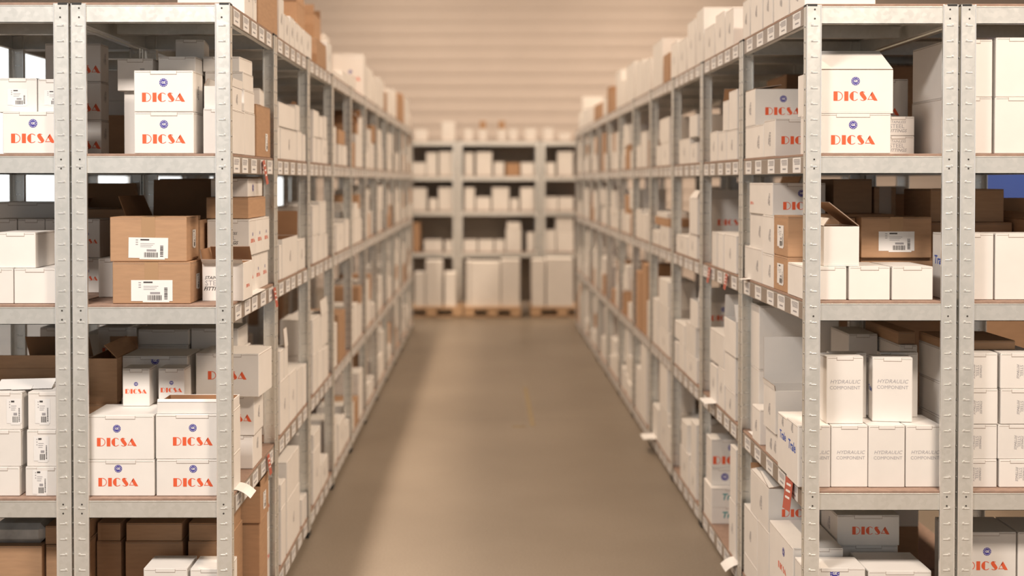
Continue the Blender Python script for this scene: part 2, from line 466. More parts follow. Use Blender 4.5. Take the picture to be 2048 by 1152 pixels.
def emit(b, fr, u, v, off, pts, faces, k, s=1.0, ang=0.0):
    O, Rt, Up, Nn = fr[0], fr[1], fr[2], fr[3]
    ca, sa = math.cos(ang), math.sin(ang)
    vs = []
    for p in pts:
        x, y = p[0] * s, p[1] * s
        x, y = x * ca - y * sa + u, x * sa + y * ca + v
        vs.append(O + Rt * x + Up * y + Nn * off)
    out = []
    for f in faces:                              # make every face look along the face normal
        a = sum((pts[f[i]][0] * pts[f[(i + 1) % len(f)]][1] - pts[f[(i + 1) % len(f)]][0] * pts[f[i]][1]) for i in range(len(f)))
        out.append(tuple(f) if a > 0 else tuple(f[::-1]))
    b.add(vs, out, k)
def do_print(b, p, w, d, h):
    """p = (what, face, u, v, size, angle) with u,v in metres from the face centre"""
    what, face, u, v = p[:4]; size = p[4] if len(p) > 4 else 1.0; ang = R_(p[5]) if len(p) > 5 else 0.0
    fr = face_frame(face, w, d, h); e = 0.0005
    if what in ('word', 'brand'):
        size = min(size, fr[4] * .92); m = fr[4] / 2 - size / 2 - .002; u = max(-m, min(m, u))
    elif what in ('bars', 'emblem'):
        size = min(size, fr[4] * .9, fr[5] * .9); m = fr[4] / 2 - size / 2; n_ = fr[5] / 2 - size / 2
        u = max(-m, min(m, u)); v = max(-n_, min(n_, v))
    if what == 'block':
        emit(b, fr, u, v, e, [(-.5, -.6), (.5, -.6), (.5, .6), (-.5, .6)], [(0, 1, 2, 3)], 'red', size)
    elif what == 'word':
        s = size / WORD_W
        for pts, fs in WORD: emit(b, fr, u, v, e, [(x - WORD_W / 2, y - .5) for x, y in pts], fs, 'red', s, ang)
    elif what == 'emblem':
        r = size / 2; n = 20
        emit(b, fr, u, v, e, [(math.cos(2 * math.pi * i / n), math.sin(2 * math.pi * i / n)) for i in range(n)], [tuple(range(n))], 'blue', r, ang)
        for i in range(12):
            a = 2 * math.pi * i / 12; cx, cy = .77 * math.cos(a), .77 * math.sin(a); q = .085
            emit(b, fr, u, v, 2 * e, [(cx - q, cy - q), (cx + q, cy - q), (cx + q, cy + q), (cx - q, cy + q)], [(0, 1, 2, 3)], 'paper', r, ang)
        emit(b, fr, u, v, 2 * e, [(x, y) for x, y, *_ in EMB[0]], EMB[1], 'paper', r * 0.78, ang)
    elif what == 'brand':                       # emblem above the word, size = width of the word
        do_print(b, ('word', face, u, v - size * 0.17, size), w, d, h)
        do_print(b, ('emblem', face, u + 0.0, v + size * 0.17, size * 0.195), w, d, h)
    elif what in FONT_CACHE_WORDS:
        for (vs, fs, k), du, dv, s in FONT_CACHE_WORDS[what]:
            pts = [(x * s + du, y * s + dv) for x, y, *_ in vs]
            emit(b, fr, u, v, e, pts, fs, k, size, ang)
    elif what == 'bars':                        # small printed data field with a bar code
        r = random.Random(int(abs(u * 9e4 + v * 7e4 + w * 5e4)))
        x = -0.5
        while x < 0.45:
            bw = r.choice((.03, .05, .08))
            emit(b, fr, u, v, e, [(x, -.32), (x + bw, -.32), (x + bw, .02), (x, .02)], [(0, 1, 2, 3)], 'grey', size, ang); x += bw + r.choice((.03, .05))
        for i, wd_ in enumerate((.7, .45)):
            emit(b, fr, u, v, e, [(-.4, .12 + i * .14), (-.4 + wd_, .12 + i * .14), (-.4 + wd_, .18 + i * .14), (-.4, .18 + i * .14)], [(0, 1, 2, 3)], 'grey', size, ang)

def shipping_label(parent, face, u, v, lw, lh, w, d, h, ang=0.0):
    b = MB(); fr = face_frame(face, w, d, h)
    O, Rt, Up, Nn = fr[:4]
    def q(x0, x1, y0, y1, k, off):
        emit(b, fr, u, v, off, [(x0, y0), (x1, y0), (x1, y1), (x0, y1)], [(0, 1, 2, 3)], k, 1.0, ang)
    q(-lw / 2, lw / 2, -lh / 2, lh / 2, 'paper', 0.0011)
    q(-lw * .22, lw * .42, -lh / 2 - lh * .06, -lh / 2, 'paper', 0.0011)
    r = random.Random(int(lw * 1e4 + u * 1e4))
    x = -lw * .10
    while x < lw * .24:
        bw = r.choice((.0012, .002, .003)); q(x, x + bw, -lh * .46, -lh * .22, 'ink', 0.0016); x += bw + r.choice((.0012, .002))
    y = -lh * .42
    while y < lh * .12:
        bw = r.choice((.0012, .002, .003)); q(lw * .30, lw * .38, y, y + bw, 'ink', 0.0016); y += bw + r.choice((.0012, .002))
    q(-lw * .04, lw * .20, -lh * .17, -lh * .07, 'grey', 0.0016)
    q(-lw * .20, lw * .02, lh * .36, lh * .43, 'ink', 0.0016)
    for i in range(3): q(-lw * .32, -lw * .26, lh * (.36 - i * .11), lh * (.40 - i * .11), 'grey', 0.0016)
    for i in range(3): q(-lw * .20, lw * (.16 - i * .04), lh * (.20 - i * .08), lh * (.22 - i * .08), 'grey', 0.0016)
    o = b.build('shipping_label', parent); o['label'] = 'white paper shipping label with bar codes'
    return o

# ------------------------------------------------------------------ cartons
def carton_body(w, d, h, k, prints=(), seam=True, open_top=False, inner=None):
    b = MB(); c = min(0.0022, w * .03, d * .03, h * .05)
    x, y = w / 2, d / 2
    if not open_top:
        b.box(-x, x, -y, y, 0, h, k, c)
        if seam:                                   # cut line of the tuck-in lid around the top edge
            for face in ('f', 'l', 'r'):
                fr = face_frame(face, w, d, h); fw = fr[4] / 2
                emit(b, fr, 0, h / 2 - 0.004, 0.0004, [(-fw + .004, -.0006), (fw - .004, -.0006), (fw - .004, .0006), (-fw + .004, .0006)], [(0, 1, 2, 3)], 'seam')
    else:
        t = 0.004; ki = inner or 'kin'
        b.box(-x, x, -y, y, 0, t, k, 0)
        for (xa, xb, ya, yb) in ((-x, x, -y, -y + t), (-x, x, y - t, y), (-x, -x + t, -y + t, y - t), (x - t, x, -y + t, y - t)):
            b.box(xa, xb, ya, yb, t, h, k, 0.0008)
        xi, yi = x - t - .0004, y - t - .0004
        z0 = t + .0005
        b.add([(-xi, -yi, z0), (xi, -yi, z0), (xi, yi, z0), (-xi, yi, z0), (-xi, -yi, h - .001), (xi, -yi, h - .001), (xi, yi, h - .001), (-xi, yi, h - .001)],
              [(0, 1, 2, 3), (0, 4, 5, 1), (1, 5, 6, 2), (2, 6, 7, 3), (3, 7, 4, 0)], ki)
    for p in prints: do_print(b, p, w, d, h)
    return b
def flap_obj(parent, side, w, d, h, length, ang, k, inner, trim=0.0):
    t = 0.0035
    out = {'f': Vector((0, -1, 0)), 'b': Vector((0, 1, 0)), 'l': Vector((-1, 0, 0)), 'r': Vector((1, 0, 0))}[side]
    along = Vector((1, 0, 0)) if side in 'fb' else Vector((0, 1, 0))
    half = (w if side in 'fb' else d) / 2 - 0.001
    hinge = out * ((d if side in 'fb' else w) / 2 - t / 2) + Vector((0, 0, h + 0.0008))
    a = R_(ang); D = -out * math.cos(a) + Vector((0, 0, 1)) * math.sin(a)
    N = Vector((0, 0, 1)) * math.cos(a) + out * math.sin(a)
    P = [hinge - along * half, hinge + along * half, hinge + along * (half - trim) + D * length, hinge - along * (half - trim) + D * length]
    Q = [p + N * t for p in P]
    b = MB(); vs = P + Q
    fl = along.cross(D).dot(N) > 0
    def f(t_): return t_ if fl else t_[::-1]
    b.add(vs, [f((4, 5, 6, 7))], k)
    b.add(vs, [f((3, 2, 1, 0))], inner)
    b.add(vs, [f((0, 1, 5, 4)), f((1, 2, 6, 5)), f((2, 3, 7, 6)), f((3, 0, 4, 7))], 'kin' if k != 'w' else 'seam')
    return b.build('flap', parent)
def lid_obj(parent, w, d, h, k, tab=True):
    b = MB(); t = 0.0022
    b.box(-w / 2 + .0005, w / 2 - .0005, -d / 2 + .0005, d / 2 - .0005, h + 0.0002, h + t, k, 0.0006)
    if tab:                                         # tuck tab folded over the front edge
        tw = w * 0.22
        b.box(-tw, tw, -d / 2 - .0012, -d / 2 - .0001, h - min(0.011, h * .12), h + t * .8, k, 0.0004)
        b.box(-tw - .001, tw + .001, -d / 2 - .0004, -d / 2, h - min(0.0125, h * .14), h, 'seam')
    return b.build('lid', parent)
def tape_obj(parent, w, d, h, tw=0.05, drop=0.5):
    b = MB()
    b.box(-tw / 2, tw / 2, -d / 2 - .0007, -d / 2 - .0001, h * (1 - drop), h + .0028, 'tape')
    b.box(-tw / 2, tw / 2, -d / 2 - .0007, d / 2 - .001, h + .0022, h + .0029, 'tape')
    return b.build('packing_tape', parent)

all_labels = []
class Rec: pass
def make_carton(x0, x1, y0, d, z0, h, k, label, prints=(), rot=0.0, flaps=None, lid=True, ship=(), tape=False,
                group=None, simple_mesh=False, inner=None, flen=None, name=None, trim=0.0, tw=0.05):
    w = x1 - x0; z0 += .0005; h -= .0005
    name = name or ('white_carton' if k == 'w' else 'cardboard_carton')
    cx, cy = (x0 + x1) / 2, y0 + d / 2
    lt = 0.0024
    op = bool(flaps) and not lid
    has_parts = (not simple_mesh) or flaps or ship or tape
    if not has_parts:
        o = carton_body(w, d, h, k, prints).build(name, None, (cx, cy, z0)); o.rotation_euler = (0, 0, R_(rot)); top = z0 + h
    else:
        hb = h - (lt if lid else 0)
        o = empty(name, (cx, cy, z0), R_(rot))
        carton_body(w, d, hb, k, prints, open_top=not lid, inner=inner).build('body', o)
        if lid: lid_obj(o, w, d, hb, k, tab=(k == 'w'))
        if tape: tape_obj(o, w, d, hb, tw)
        for s in ship: shipping_label(o, s[0], s[1], s[2], s[3], s[4], w, d, hb, R_(s[5]) if len(s) > 5 else 0)
        for s, a in (flaps or {}).items():
            L = flen[s] if flen and s in flen else (d if s in 'fb' else w) / 2 * 0.96
            flap_obj(o, s, w, d, hb, L, a, k, inner or 'kin', trim)
        top = z0 + h
    tag(o, label, 'box', group); all_labels.append(label)
    r = Rec(); r.o, r.top, r.x0, r.x1, r.y0, r.y1, r.z0 = o, top, x0, x1, y0, y0 + d, z0
    return r
LV = {'L': HL, 'R': HR, 'LO': HL, 'RO': HR}
def B(row_, lvl, x0, x1, yt, y, d, k, label, on=None, **kw):
    """a carton whose front face stands at distance y: left / right edge and top edge read off the photograph"""
    z0 = (on.top if on else LV[row_][lvl] + BT) + 0.0006
    h = PZ(yt, y) - z0
    return make_carton(PX(x0, y), PX(x1, y), y, d, z0, h, k, label, **kw)
def br(y, px_word, u_px=0, v_px=0, face='f'):
    """brand print: width of the word in pixels at distance y"""
    s = F / y
    return ('brand', face, u_px / s, -v_px / s, px_word / s)
G_END_L = 'cartons on the end of the left row'
# ===== left row, end unit ===========================================
Y = 4.285; s = F / Y
a = B('L', 2, 269, 388, 224, Y, .145, 'w', 'white carton with red lettering, lower of the front pair, upper left shelf', prints=[br(Y, 86, 0, -3)])
B('L', 2, 269, 387, 141, Y, .145, 'w', 'white carton with red lettering, upper of the front pair, upper left shelf', on=a, prints=[br(Y, 86, 0, -3), ('bars', 'r', 0, 0, .05, 90)])
a = B('L', 2, 249, 330, 183, 4.55, .18, 'w', 'plain white carton hidden behind the front pair, upper left shelf')
B('L', 2, 236, 307, 117, 4.53, .18, 'w', 'grey shaded white carton with faint vertical print behind the front pair', on=a, prints=[('bars', 'f', .02, 0, .05, 90)])
a = B('L', 2, 338, 392, 148, 4.56, .17, 'w', 'plain white carton, hidden base of the stack behind the lettered pair')
c_ = B('L', 2, 318, 392, 113, 4.5, .22, 'w', 'white carton with side print peeking over the lettered front pair', on=a)
B('L', 2, 346, 402, 79, 4.62, .2, 'w', 'bluish shaded flat white carton topping the stack on the upper left shelf', on=c_, rot=8)
a = B('L', 2, 407, 465, 217, 4.32, .22, 'w', 'big plain white carton directly behind the left aisle post, upper shelf')
B('L', 2, 409, 464, 172, 4.34, .18, 'w', 'white carton with raised flap behind the left aisle post', on=a, lid=False, flaps={'l': 60, 'r': 95}, prints=[('bars', 'r', 0, 0, .04, 90)], inner='w', flen={'r': .03, 'l': .03})
a1 = B('L', 2, 420, 490, 222, 4.56, .2, 'w', 'white carton with an edge seam facing the aisle behind the left post')
a2 = B('L', 2, 412, 489, 178, 4.58, .2, 'w', 'white carton, middle of the stack of three behind the left post', on=a1)
a3 = B('L', 2, 411, 487, 143, 4.585, .2, 'w', 'white flat carton second from the top behind the left post', on=a2)
B('L', 2, 409, 483, 113, 4.60, .2, 'w', 'white flat carton topmost in the stack behind the left post', on=a3, rot=-3)
a = make_carton(-1.14, -.934, 4.79, .30, HL[2] + BT, .215, 'k', 'brown carton with side label facing the aisle on the upper left shelf', ship=[('r', .06, -.04, .05, .07)], lid=True)
make_carton(-1.13, -.945, 4.86, .2, a.top, .07, 'w', 'small bluish white carton on the brown one facing the aisle', rot=6)
# ----- level 3
Y = 4.285; s = F / Y
a = B('L', 3, 224, 380, 524, Y, .18, 'k', 'brown taped carton with shipping label, lower of the two on the left end', tape=True, ship=[('f', .0015, -.027, 83 / s, 42 / s), ('r', .02, 0, .05, .055)])
B('L', 3, 219, 372, 434, Y + .005, .185, 'k', 'brown taped carton with shipping label, upper of the two on the left end', on=a, tape=True, ship=[('f', 0, -.03, 79 / s, 41 / s, -1), ('r', .02, 0, .05, .065)], rot=.8)
a = B('L', 3, 254, 400, 440, 4.60, .36, 'k', 'large open brown carton with upright dark flaps behind the brown pair', lid=False, flaps={'b': 78, 'l': 112, 'f': 12}, flen={'b': .16, 'l': .1, 'f': .06}, trim=.012)
B('L', 3, 196, 240, 517, 4.52, .2, 'w', 'white carton with a red block, left of the brown taped pair', prints=[('block', 'f', .024, 0, .016)])
a = B('L', 3, 404, 486, 526, 4.39, .17, 'w', 'open white carton with black steel fittings lettering beside the left post', lid=False, flaps={'f': 150, 'b': 50, 'l': 100}, flen={'f': .03, 'b': .07, 'l': .05}, prints=[('steel', 'f', -.03, -.005, .020), ('word', 'r', 0, -.02, .06)])
lo, up = [], []
for i in range(3):
    yy = 4.655 + i * .145
    r_ = make_carton(-1.10, -.945, yy, .141, HL[3] + BT, .150, 'w', f'white carton with red lettering to the aisle, {ORD[i]} in the lower trio, middle left shelf', prints=[('brand', 'r', 0, .0, .075), ('steel', 'f', 0, 0, .018)])
    lo.append(r_)
for i in range(3):
    yy = 4.652 + i * .145
    r_ = make_carton(-1.105 + .004 * i, -.938, yy, .141, lo[i].top + .001, .145, 'w', f'white carton with red lettering to the aisle, {ORD[i]} in the upper trio, middle left shelf', prints=[('brand', 'r', 0, .0, .075), ('steel', 'f', 0, 0, .018)])
    up.append(r_)
a = make_carton(-1.12, -.95, 4.70, .36, up[1].top + .002, .085, 'k', 'brown carton lying on the six lettered cartons by the left post')
make_carton(-1.11, -.96, 4.74, .3, a.top + .001, .075, 'w', 'white carton with blue emblem right under the upper left shelf', prints=[('emblem', 'f', 0, 0, .03), ('emblem', 'r', -.05, 0, .03)])
# ----- level 4
Y = 4.285; s = F / Y
k1 = B('L', 4, 171, 306, 920, Y, .2, 'w', 'white carton with red lettering, lower left of the front four', prints=[br(Y, 80, -5, -6)])
k2 = B('L', 4, 310, 456, 919, Y, .2, 'w', 'white carton with red lettering, lower right of the front four', prints=[br(Y, 80, 1, -5)])
k3 = B('L', 4, 171, 305, 831, Y + .003, .22, 'w', 'white carton with red lettering, upper left of the front four', on=k1, prints=[br(Y, 80, -7, -5)])
k4 = B('L', 4, 309, 456, 829, Y + .003, .2, 'w', 'white carton with red lettering, upper right of the front four', on=k2, prints=[br(Y, 80, 1, -5)])
make_carton(PX(312, 4.3), PX(458, 4.3), 4.30, .17, k4.top + .001, .040, 'w', 'shallow white carton lid lying on the front four', lid=False, flaps={'f': 60}, flen={'f': .012}, inner='kin', name='carton_lid')
B('L', 4, 243, 297, 737, 4.46, .10, 'w', 'small white lettered carton, left of the little pair, lower left shelf', on=k3, prints=[br(4.46, 43, 0, 0)])
B('L', 4, 315, 367, 737, 4.49, .10, 'w', 'small white lettered carton, right of the little pair, lower left shelf', on=k4, prints=[br(4.49, 43, 0, 0)])
k5 = make_carton(PX(180, 4.62), PX(238, 4.62), 4.55, .3, HL[4] + BT, .29, 'k', 'plain brown carton hidden behind the front four, left side')
make_carton(PX(173, 4.56), PX(232, 4.56), 4.56, .28, k5.top, PZ(717, 4.56) - k5.top, 'k', 'open dark brown carton at the left end of the lower shelf', lid=False, flaps={'r': 45, 'b': 80}, flen={'r': .07, 'b': .05})
k6 = make_carton(PX(243, 4.63), PX(376, 4.63), 4.61, .22, HL[4] + BT, .30, 'w', 'white carton hidden under the emblem carton on the lower left shelf')
B('L', 4, 243, 374, 712, 4.62, .2, 'w', 'white carton with blue emblem behind the little lettered pair', on=k6, prints=[('emblem', 'f', 0, .07, .032)])
k7 = make_carton(PX(270, 4.9), PX(378, 4.9), 4.87, .25, HL[4] + BT, PZ(706, 4.87) - HL[4] - BT, 'w', 'tall white carton under two flat ones at the back, lower left shelf')
k8 = B('L', 4, 272, 374, 690, 4.875, .24, 'w', 'flat white carton, lower of two at the back, lower left shelf', on=k7)
B('L', 4, 275, 376, 659, 4.875, .24, 'w', 'flat white carton, upper of two at the back, lower left shelf', on=k8)
k9 = make_carton(PX(385, 4.9), PX(480, 4.9), 4.89, .22, HL[4] + BT, PZ(700, 4.89) - HL[4] - BT, 'w', 'plain white carton at the back of the lower shelf near the aisle')
B('L', 4, 381, 475, 657, 4.9, .2, 'w', 'flat white carton under the beam at the back near the aisle', on=k9)
a = B('L', 4, 436, 504, 871, 4.69, .19, 'w', 'white carton facing the aisle, bottom of the left corner stack', prints=[('bars', 'r', 0, .02, .05, 90)])
a = B('L', 4, 428, 507, 790, 4.685, .19, 'w', 'white carton with red letter, second in the left corner stack', on=a, prints=[('word', 'f', -.06, -.01, .145), ('bars', 'r', 0, 0, .05, 90)])
B('L', 4, 392, 520, 707, 4.64, .22, 'w', 'large white lettered carton topping the left corner stack', on=a, prints=[('word', 'f', .0, .0, .155)], rot=-3)
# ----- level 5
zt = PZ(1083, 4.5)
for i, (xa, xb, l) in enumerate(((189, 238, 'left'), (247, 362, 'middle'), (373, 450, 'right'))):
    r_ = make_carton(PX(xa, 4.5), PX(xb, 4.5), 4.50, .3, HL[5] + BT, zt - HL[5] - BT, 'k', f'tall brown carton, {l} of three on the bottom left shelf')
    make_carton(PX(xa, 4.5) + .002, PX(xb, 4.5) - .004, 4.505, .28, r_.top, .07, 'k', f'flat brown carton on the {l} tall one, bottom left shelf')
for (xa, xb, yt_, yy, l) in ((283, 371, 1137, 4.285, 'front left'), (377, 454, 1138, 4.285, 'front right')):
    B('L', 5, xa, xb, yt_, yy, .15, 'w', f'white carton with lettered lid at the {l} of the bottom shelf', prints=[('word', 't', -.03, .03, .06), ('emblem', 't', .03, .03, .025)])
a = make_carton(-1.16, -.935, 4.83, .17, HL[5] + BT, .345, 'k', 'brown carton facing the aisle, lower of two, bottom left shelf')
make_carton(-1.15, -.93, 4.82, .18, a.top, .150, 'k', 'open brown carton with white label facing the aisle, bottom left shelf', lid=False, flaps={'r': 88, 'b': 60}, flen={'r': .02, 'b': .03}, ship=[('r', 0, 0, .06, .07)])
a = make_carton(-1.16, -.95, 5.01, .13, HL[5] + BT, .24, 'w', 'white carton with red letter at the rear of the bottom left shelf', prints=[('word', 'r', 0, 0, .1)])
make_carton(-1.16, -.95, 5.01, .13, a.top, .20, 'w', 'white carton with red letter stacked at the rear, bottom left shelf', prints=[('word', 'r', 0, 0, .1)])
# ===== outer left row ===============================================
Y = 4.285
a = B('LO', 2, 6, 128, 223, Y, .2, 'w', 'white carton with red lettering at the far left, upper shelf', prints=[br(Y, 88, 0, -4)])
B('LO', 2, -2, 75, 156, Y + .09, .12, 'w', 'white carton with bar code label, left of two on the far left', on=a, ship=[('f', 0, -.005, .075, .06)])
B('LO', 2, 77, 138, 158, Y + .09, .12, 'w', 'white carton with bar code label, right of two on the far left', on=a, ship=[('f', 0, -.005, .065, .055)])
a = None
for yt_, l in ((240, 'bottom'), (163, 'middle'), (87, 'top')):
    a = B('LO', 2, 92, 203, yt_, 4.76, .10, 'w', f'white carton ending in a red letter, {l} of the three stacked left', on=a, prints=[('brand', 'f', .035, .0, .155), ('bars', 'r', 0, .02, .045, 90)])
a = B('LO', 3, 27, 110, 537, Y, .2, 'w', 'blank white carton, right of the lower pair on the far left')
b_ = B('LO', 3, -60, 25, 537, Y, .2, 'w', 'blank white carton, cut by the left edge, lower pair')
B('LO', 3, -10, 70, 465, Y + .01, .22, 'w', 'blank white carton resting on the lower pair, far left', on=a)
row_ = []
for i, (xa, xb) in enumerate(((-20, 33), (35, 89), (90, 146), (147, 199))):
    r_ = B('LO', 3, xa, xb, 516, 4.7, .16, 'w', f'small white lettered carton, {ORD[i]} from the left in the lower back row', prints=[br(4.7, 43, 0, -2)])
    B('LO', 3, xa, xb, 438, 4.702, .16, 'w', f'small white lettered carton, {ORD[i]} from the left in the upper back row', on=r_, prints=[br(4.7, 43, 0, -2)])
a = make_carton(PX(-20, 4.9), PX(110, 4.9), 4.90, .2, HL[3] + BT, PZ(404, 4.9) - HL[3] - BT, 'w', 'wide white carton behind the small lettered cartons, far left')
a = make_carton(PX(140, 4.92), PX(250, 4.92), 4.93, .2, HL[3] + BT, .33, 'k', 'open brown carton with torn upright flap, middle left shelf', lid=False, flaps={'b': 80, 'l': 60}, flen={'b': .11, 'l': .05}, trim=.01)
Y = 4.285
for j, (xa, xb) in enumerate(((-45, 41), (53, 134))):
    a = None
    for i, yt_ in enumerate((934, 860, 784)):
        dx = (-12 + 6 * i) * (1 if j else 1) * .5
        a = B('LO', 4, xa + dx, xb + dx, yt_, Y + .004 * i, .2, 'w', f'blank white carton, {("bottom", "middle", "top")[i]} of the {("left", "right")[j]} column at the far left', on=a,
              ship=[('f', -.02 if j else .05, 0, .055, .09)] if (j or i == 2) else ())
    if j == 0: cl = a
    else: cr = a
make_carton(PX(-30, 4.4), PX(110, 4.4), 4.52, .3, HL[4] + BT, PZ(738, 4.5) - HL[4] - BT, 'k', 'open brown carton with loose papers at the far left, lower shelf', lid=False, flaps={'f': 95, 'b': 60}, flen={'f': .05, 'b': .1})
b = MB(); b.box(-.11, .09, -.05, .05, 0, .0015, 'paper'); b.box(-.05, .02, -.06, -.02, .002, .0035, 'paper')
do = b.build('paper_sheet', None, (PX(60, 4.4), 4.38, cr.top + .002)); do.rotation_euler = (R_(12), 0, R_(9)); do.location.z += .013
tag(do, 'loose white delivery papers lying on the far left carton column', 'paper')
a = make_carton(PX(75, 5.0), PX(160, 5.0), 4.97, .15, HL[4] + BT, PZ(735, 4.97) - HL[4] - BT, 'w', 'plain white carton at the back of the outer left lower shelf')
B('LO', 4, 78, 128, 655, 4.97, .15, 'w', 'white lettered carton high at the back of the outer left row', on=a, prints=[br(4.97, 60, 5, 0)])
a = make_carton(PX(190, 5.0), PX(278, 5.0), 4.96, .16, HL[4] + BT, PZ(727, 4.96) - HL[4] - BT, 'w', 'plain white carton under the blue shaded lettered one')
B('LO', 4, 194, 272, 655, 4.96, .16, 'w', 'blue shaded white lettered carton at the back, lower left shelf', on=a, prints=[br(4.96, 66, 3, 0)])
a = make_carton(PX(-20, 4.4), PX(87, 4.4), 4.36, .3, HL[5] + BT, PZ(1092, 4.36) - HL[5] - BT, 'k', 'tall brown carton at the bottom left corner')
b = MB(); b.box(-.1, .1, -.1, .1, 0, .075, 'clear', .02)
do = b.build('plastic_bundle', None, ((a.x0 + a.x1) / 2, a.y0 + .12, a.top)); tag(do, 'crumpled clear plastic bundle on the bottom left brown carton', 'plastic')
a = make_carton(PX(91, 4.4), PX(168, 4.4), 4.38, .3, HL[5] + BT, PZ(1090, 4.38) - HL[5] - BT, 'k', 'tall brown carton behind the double post, bottom shelf')
make_carton(PX(89, 4.4), PX(165, 4.4), 4.385, .28, a.top, .07, 'k', 'flat brown carton behind the double post, bottom shelf')
# ===== right row, end unit ==========================================
Y = 4.29
a = B('R', 2, 1630, 1781, 227, Y, .2, 'w', 'white carton with red lettering, lower of the pair, upper right shelf', prints=[br(Y, 88, 0, -3)])
B('R', 2, 1633, 1785, 140, Y, .26, 'w', 'white carton with raised lid and red lettering, upper right shelf', on=a, prints=[br(Y, 88, 1, -6)], lid=False, flaps={'f': 32}, flen={'f': .15}, trim=.008, inner='w')
a = B('R', 2, 1764, 1828, 272, 4.53, .18, 'w', 'white steel fittings carton, lower of two small ones, upper right shelf', prints=[('steelg', 'f', -.004, 0, .0165)])
a = B('R', 2, 1764, 1828, 233, 4.53, .18, 'w', 'white steel fittings carton, upper of two small ones, upper right shelf', on=a, prints=[('steelg', 'f', -.004, 0, .0165)])
a = make_carton(PX(1700, 4.8), PX(1790, 4.8), 4.76, .2, HR[2] + BT, .15, 'w', 'plain white carton hidden behind the fittings cartons, upper right')
B('R', 2, 1722, 1815, 158, 4.74, .2, 'w', 'white carton showing one red letter behind the lettered pair', on=a, prints=[('word', 'f', -.02, -.05, .15)])
X0 = WR + .010
def ax(y): return VPX + X0 / y * F
a = make_carton(X0, X0 + .20, 4.745, .19, HR[2] + BT, PZ(237, 4.745) - HR[2] - BT, 'w', 'white lettered carton with turned up flap by the right post', prints=[('word', 'f', .0, -.01, .15), ('bars', 'l', 0, 0, .06, 90)])
a = make_carton(X0, X0 + .19, 4.945, .345, HR[2] + BT, PZ(247, 4.945) - HR[2] - BT, 'w', 'plain white carton under the emblem carton at the right aisle edge', prints=[('bars', 'l', .08, 0, .06, 90)])
B('R', 2, ax(5.10), 1618, 178, 5.10, .19, 'w', 'white carton with blue emblem and open kraft flap at the right aisle edge', on=a, prints=[br(5.1, 72, 2, -4), ('bars', 'l', 0, 0, .06, 90)], lid=False, flaps={'r': 120, 'l': 8}, flen={'r': .06})
# level 3
Y = 4.285; fl = []
for i, (xa, xb) in enumerate(((1610, 1694), (1699.5, 1781), (1785.5, 1867))):
    fl.append(B('R', 3, xa, xb, 533, Y, .24, 'w', f'blank white carton, {("left", "middle", "right")[i]} of the front three, middle right shelf'))
B('R', 3, 1648, 1719, 453, Y + .01, .20, 'w', 'blank white carton with half open kraft flap standing on the front three', on=fl[0], lid=False, flaps={'r': 38, 'l': 55}, flen={'r': .14, 'l': .035}, prints=[('bars', 'l', 0, 0, .05, 90)])
a = B('R', 3, 1722, 1866, 516, 4.56, .2, 'k', 'brown carton below the labelled brown one, middle right shelf')
s = F / 4.52
B('R', 3, 1723, 1864, 434, 4.545, .2, 'k', 'brown carton with white shipping label, middle right shelf', on=a, ship=[('f', 0, -.013, 72 / s, 39 / s)], tape=True)
a = B('R', 3, 1679, 1711, 436, 4.6, .22, 'k', 'brown carton behind the blank white one, middle right shelf')
b = MB(); b.box(-.16, .13, -.12, .12, 0, .012, 'kin', .002)
do = b.build('cardboard_sheet', None, ((a.x0 + a.x1) / 2 + .06, a.y0 + .14, a.top + .001)); tag(do, 'flat grey brown cardboard sheet lying over the brown cartons', 'cardboard')
make_carton(1.44, 1.60, 4.87, .2, HR[3] + BT, PZ(358, 4.87) - HR[3] - BT, 'k', 'tall brown carton at the back left of the middle right shelf')
make_carton(1.61, 1.70, 4.87, .3, HR[3] + BT, PZ(374, 4.87) - HR[3] - BT, 'k', 'tall dark brown carton at the back right of the middle right shelf', tape=True)
lo_ = make_carton(X0, X0 + .20, 4.54, .22, HR[3] + BT, PZ(515, 4.54) - HR[3] - BT, 'k', 'brown carton with small label facing the aisle, lower of two', ship=[('l', 0, 0, .10, .08)])
make_carton(X0, X0 + .20, 4.54, .22, lo_.top, PZ(433, 4.54) - lo_.top, 'k', 'brown carton with small label facing the aisle, upper of two', ship=[('l', 0, 0, .10, .085)])
lo_ = make_carton(X0, X0 + .21, 4.765, .19, HR[3] + BT, PZ(511, 4.765) - HR[3] - BT, 'w', 'white carton beside the brown aisle pair, lower of two', prints=[('bars', 'l', .03, 0, .05, 90)])
u1 = make_carton(X0, X0 + .21, 4.765, .19, lo_.top, PZ(432, 4.765) - lo_.top, 'w', 'white carton beside the brown aisle pair, upper of two', prints=[('bars', 'l', .03, 0, .05, 90)])
lo_ = make_carton(X0, X0 + .21, 4.965, .33, HR[3] + BT, PZ(499, 4.965) - HR[3] - BT, 'w', 'white carton deepest at the right aisle edge, middle shelf', prints=[('bars', 'l', .08, 0, .05, 90)])
u2 = make_carton(X0 + .01, X0 + .21, 4.965, .27, lo_.top, u1.top - lo_.top, 'w', 'shaded white carton stacked deepest at the right aisle edge', prints=[('bars', 'l', .05, 0, .05, 90)])
make_carton(X0 + .004, X0 + .22, 4.80, .42, u1.top, PZ(366, 4.80) - u1.top, 'w', 'wide white lettered carton topping the right aisle stack, middle shelf', prints=[('brand', 'f', .01, 0, .15), ('word', 'l', -.16, -.02, .06), ('bars', 'l', .15, 0, .05, 90)])
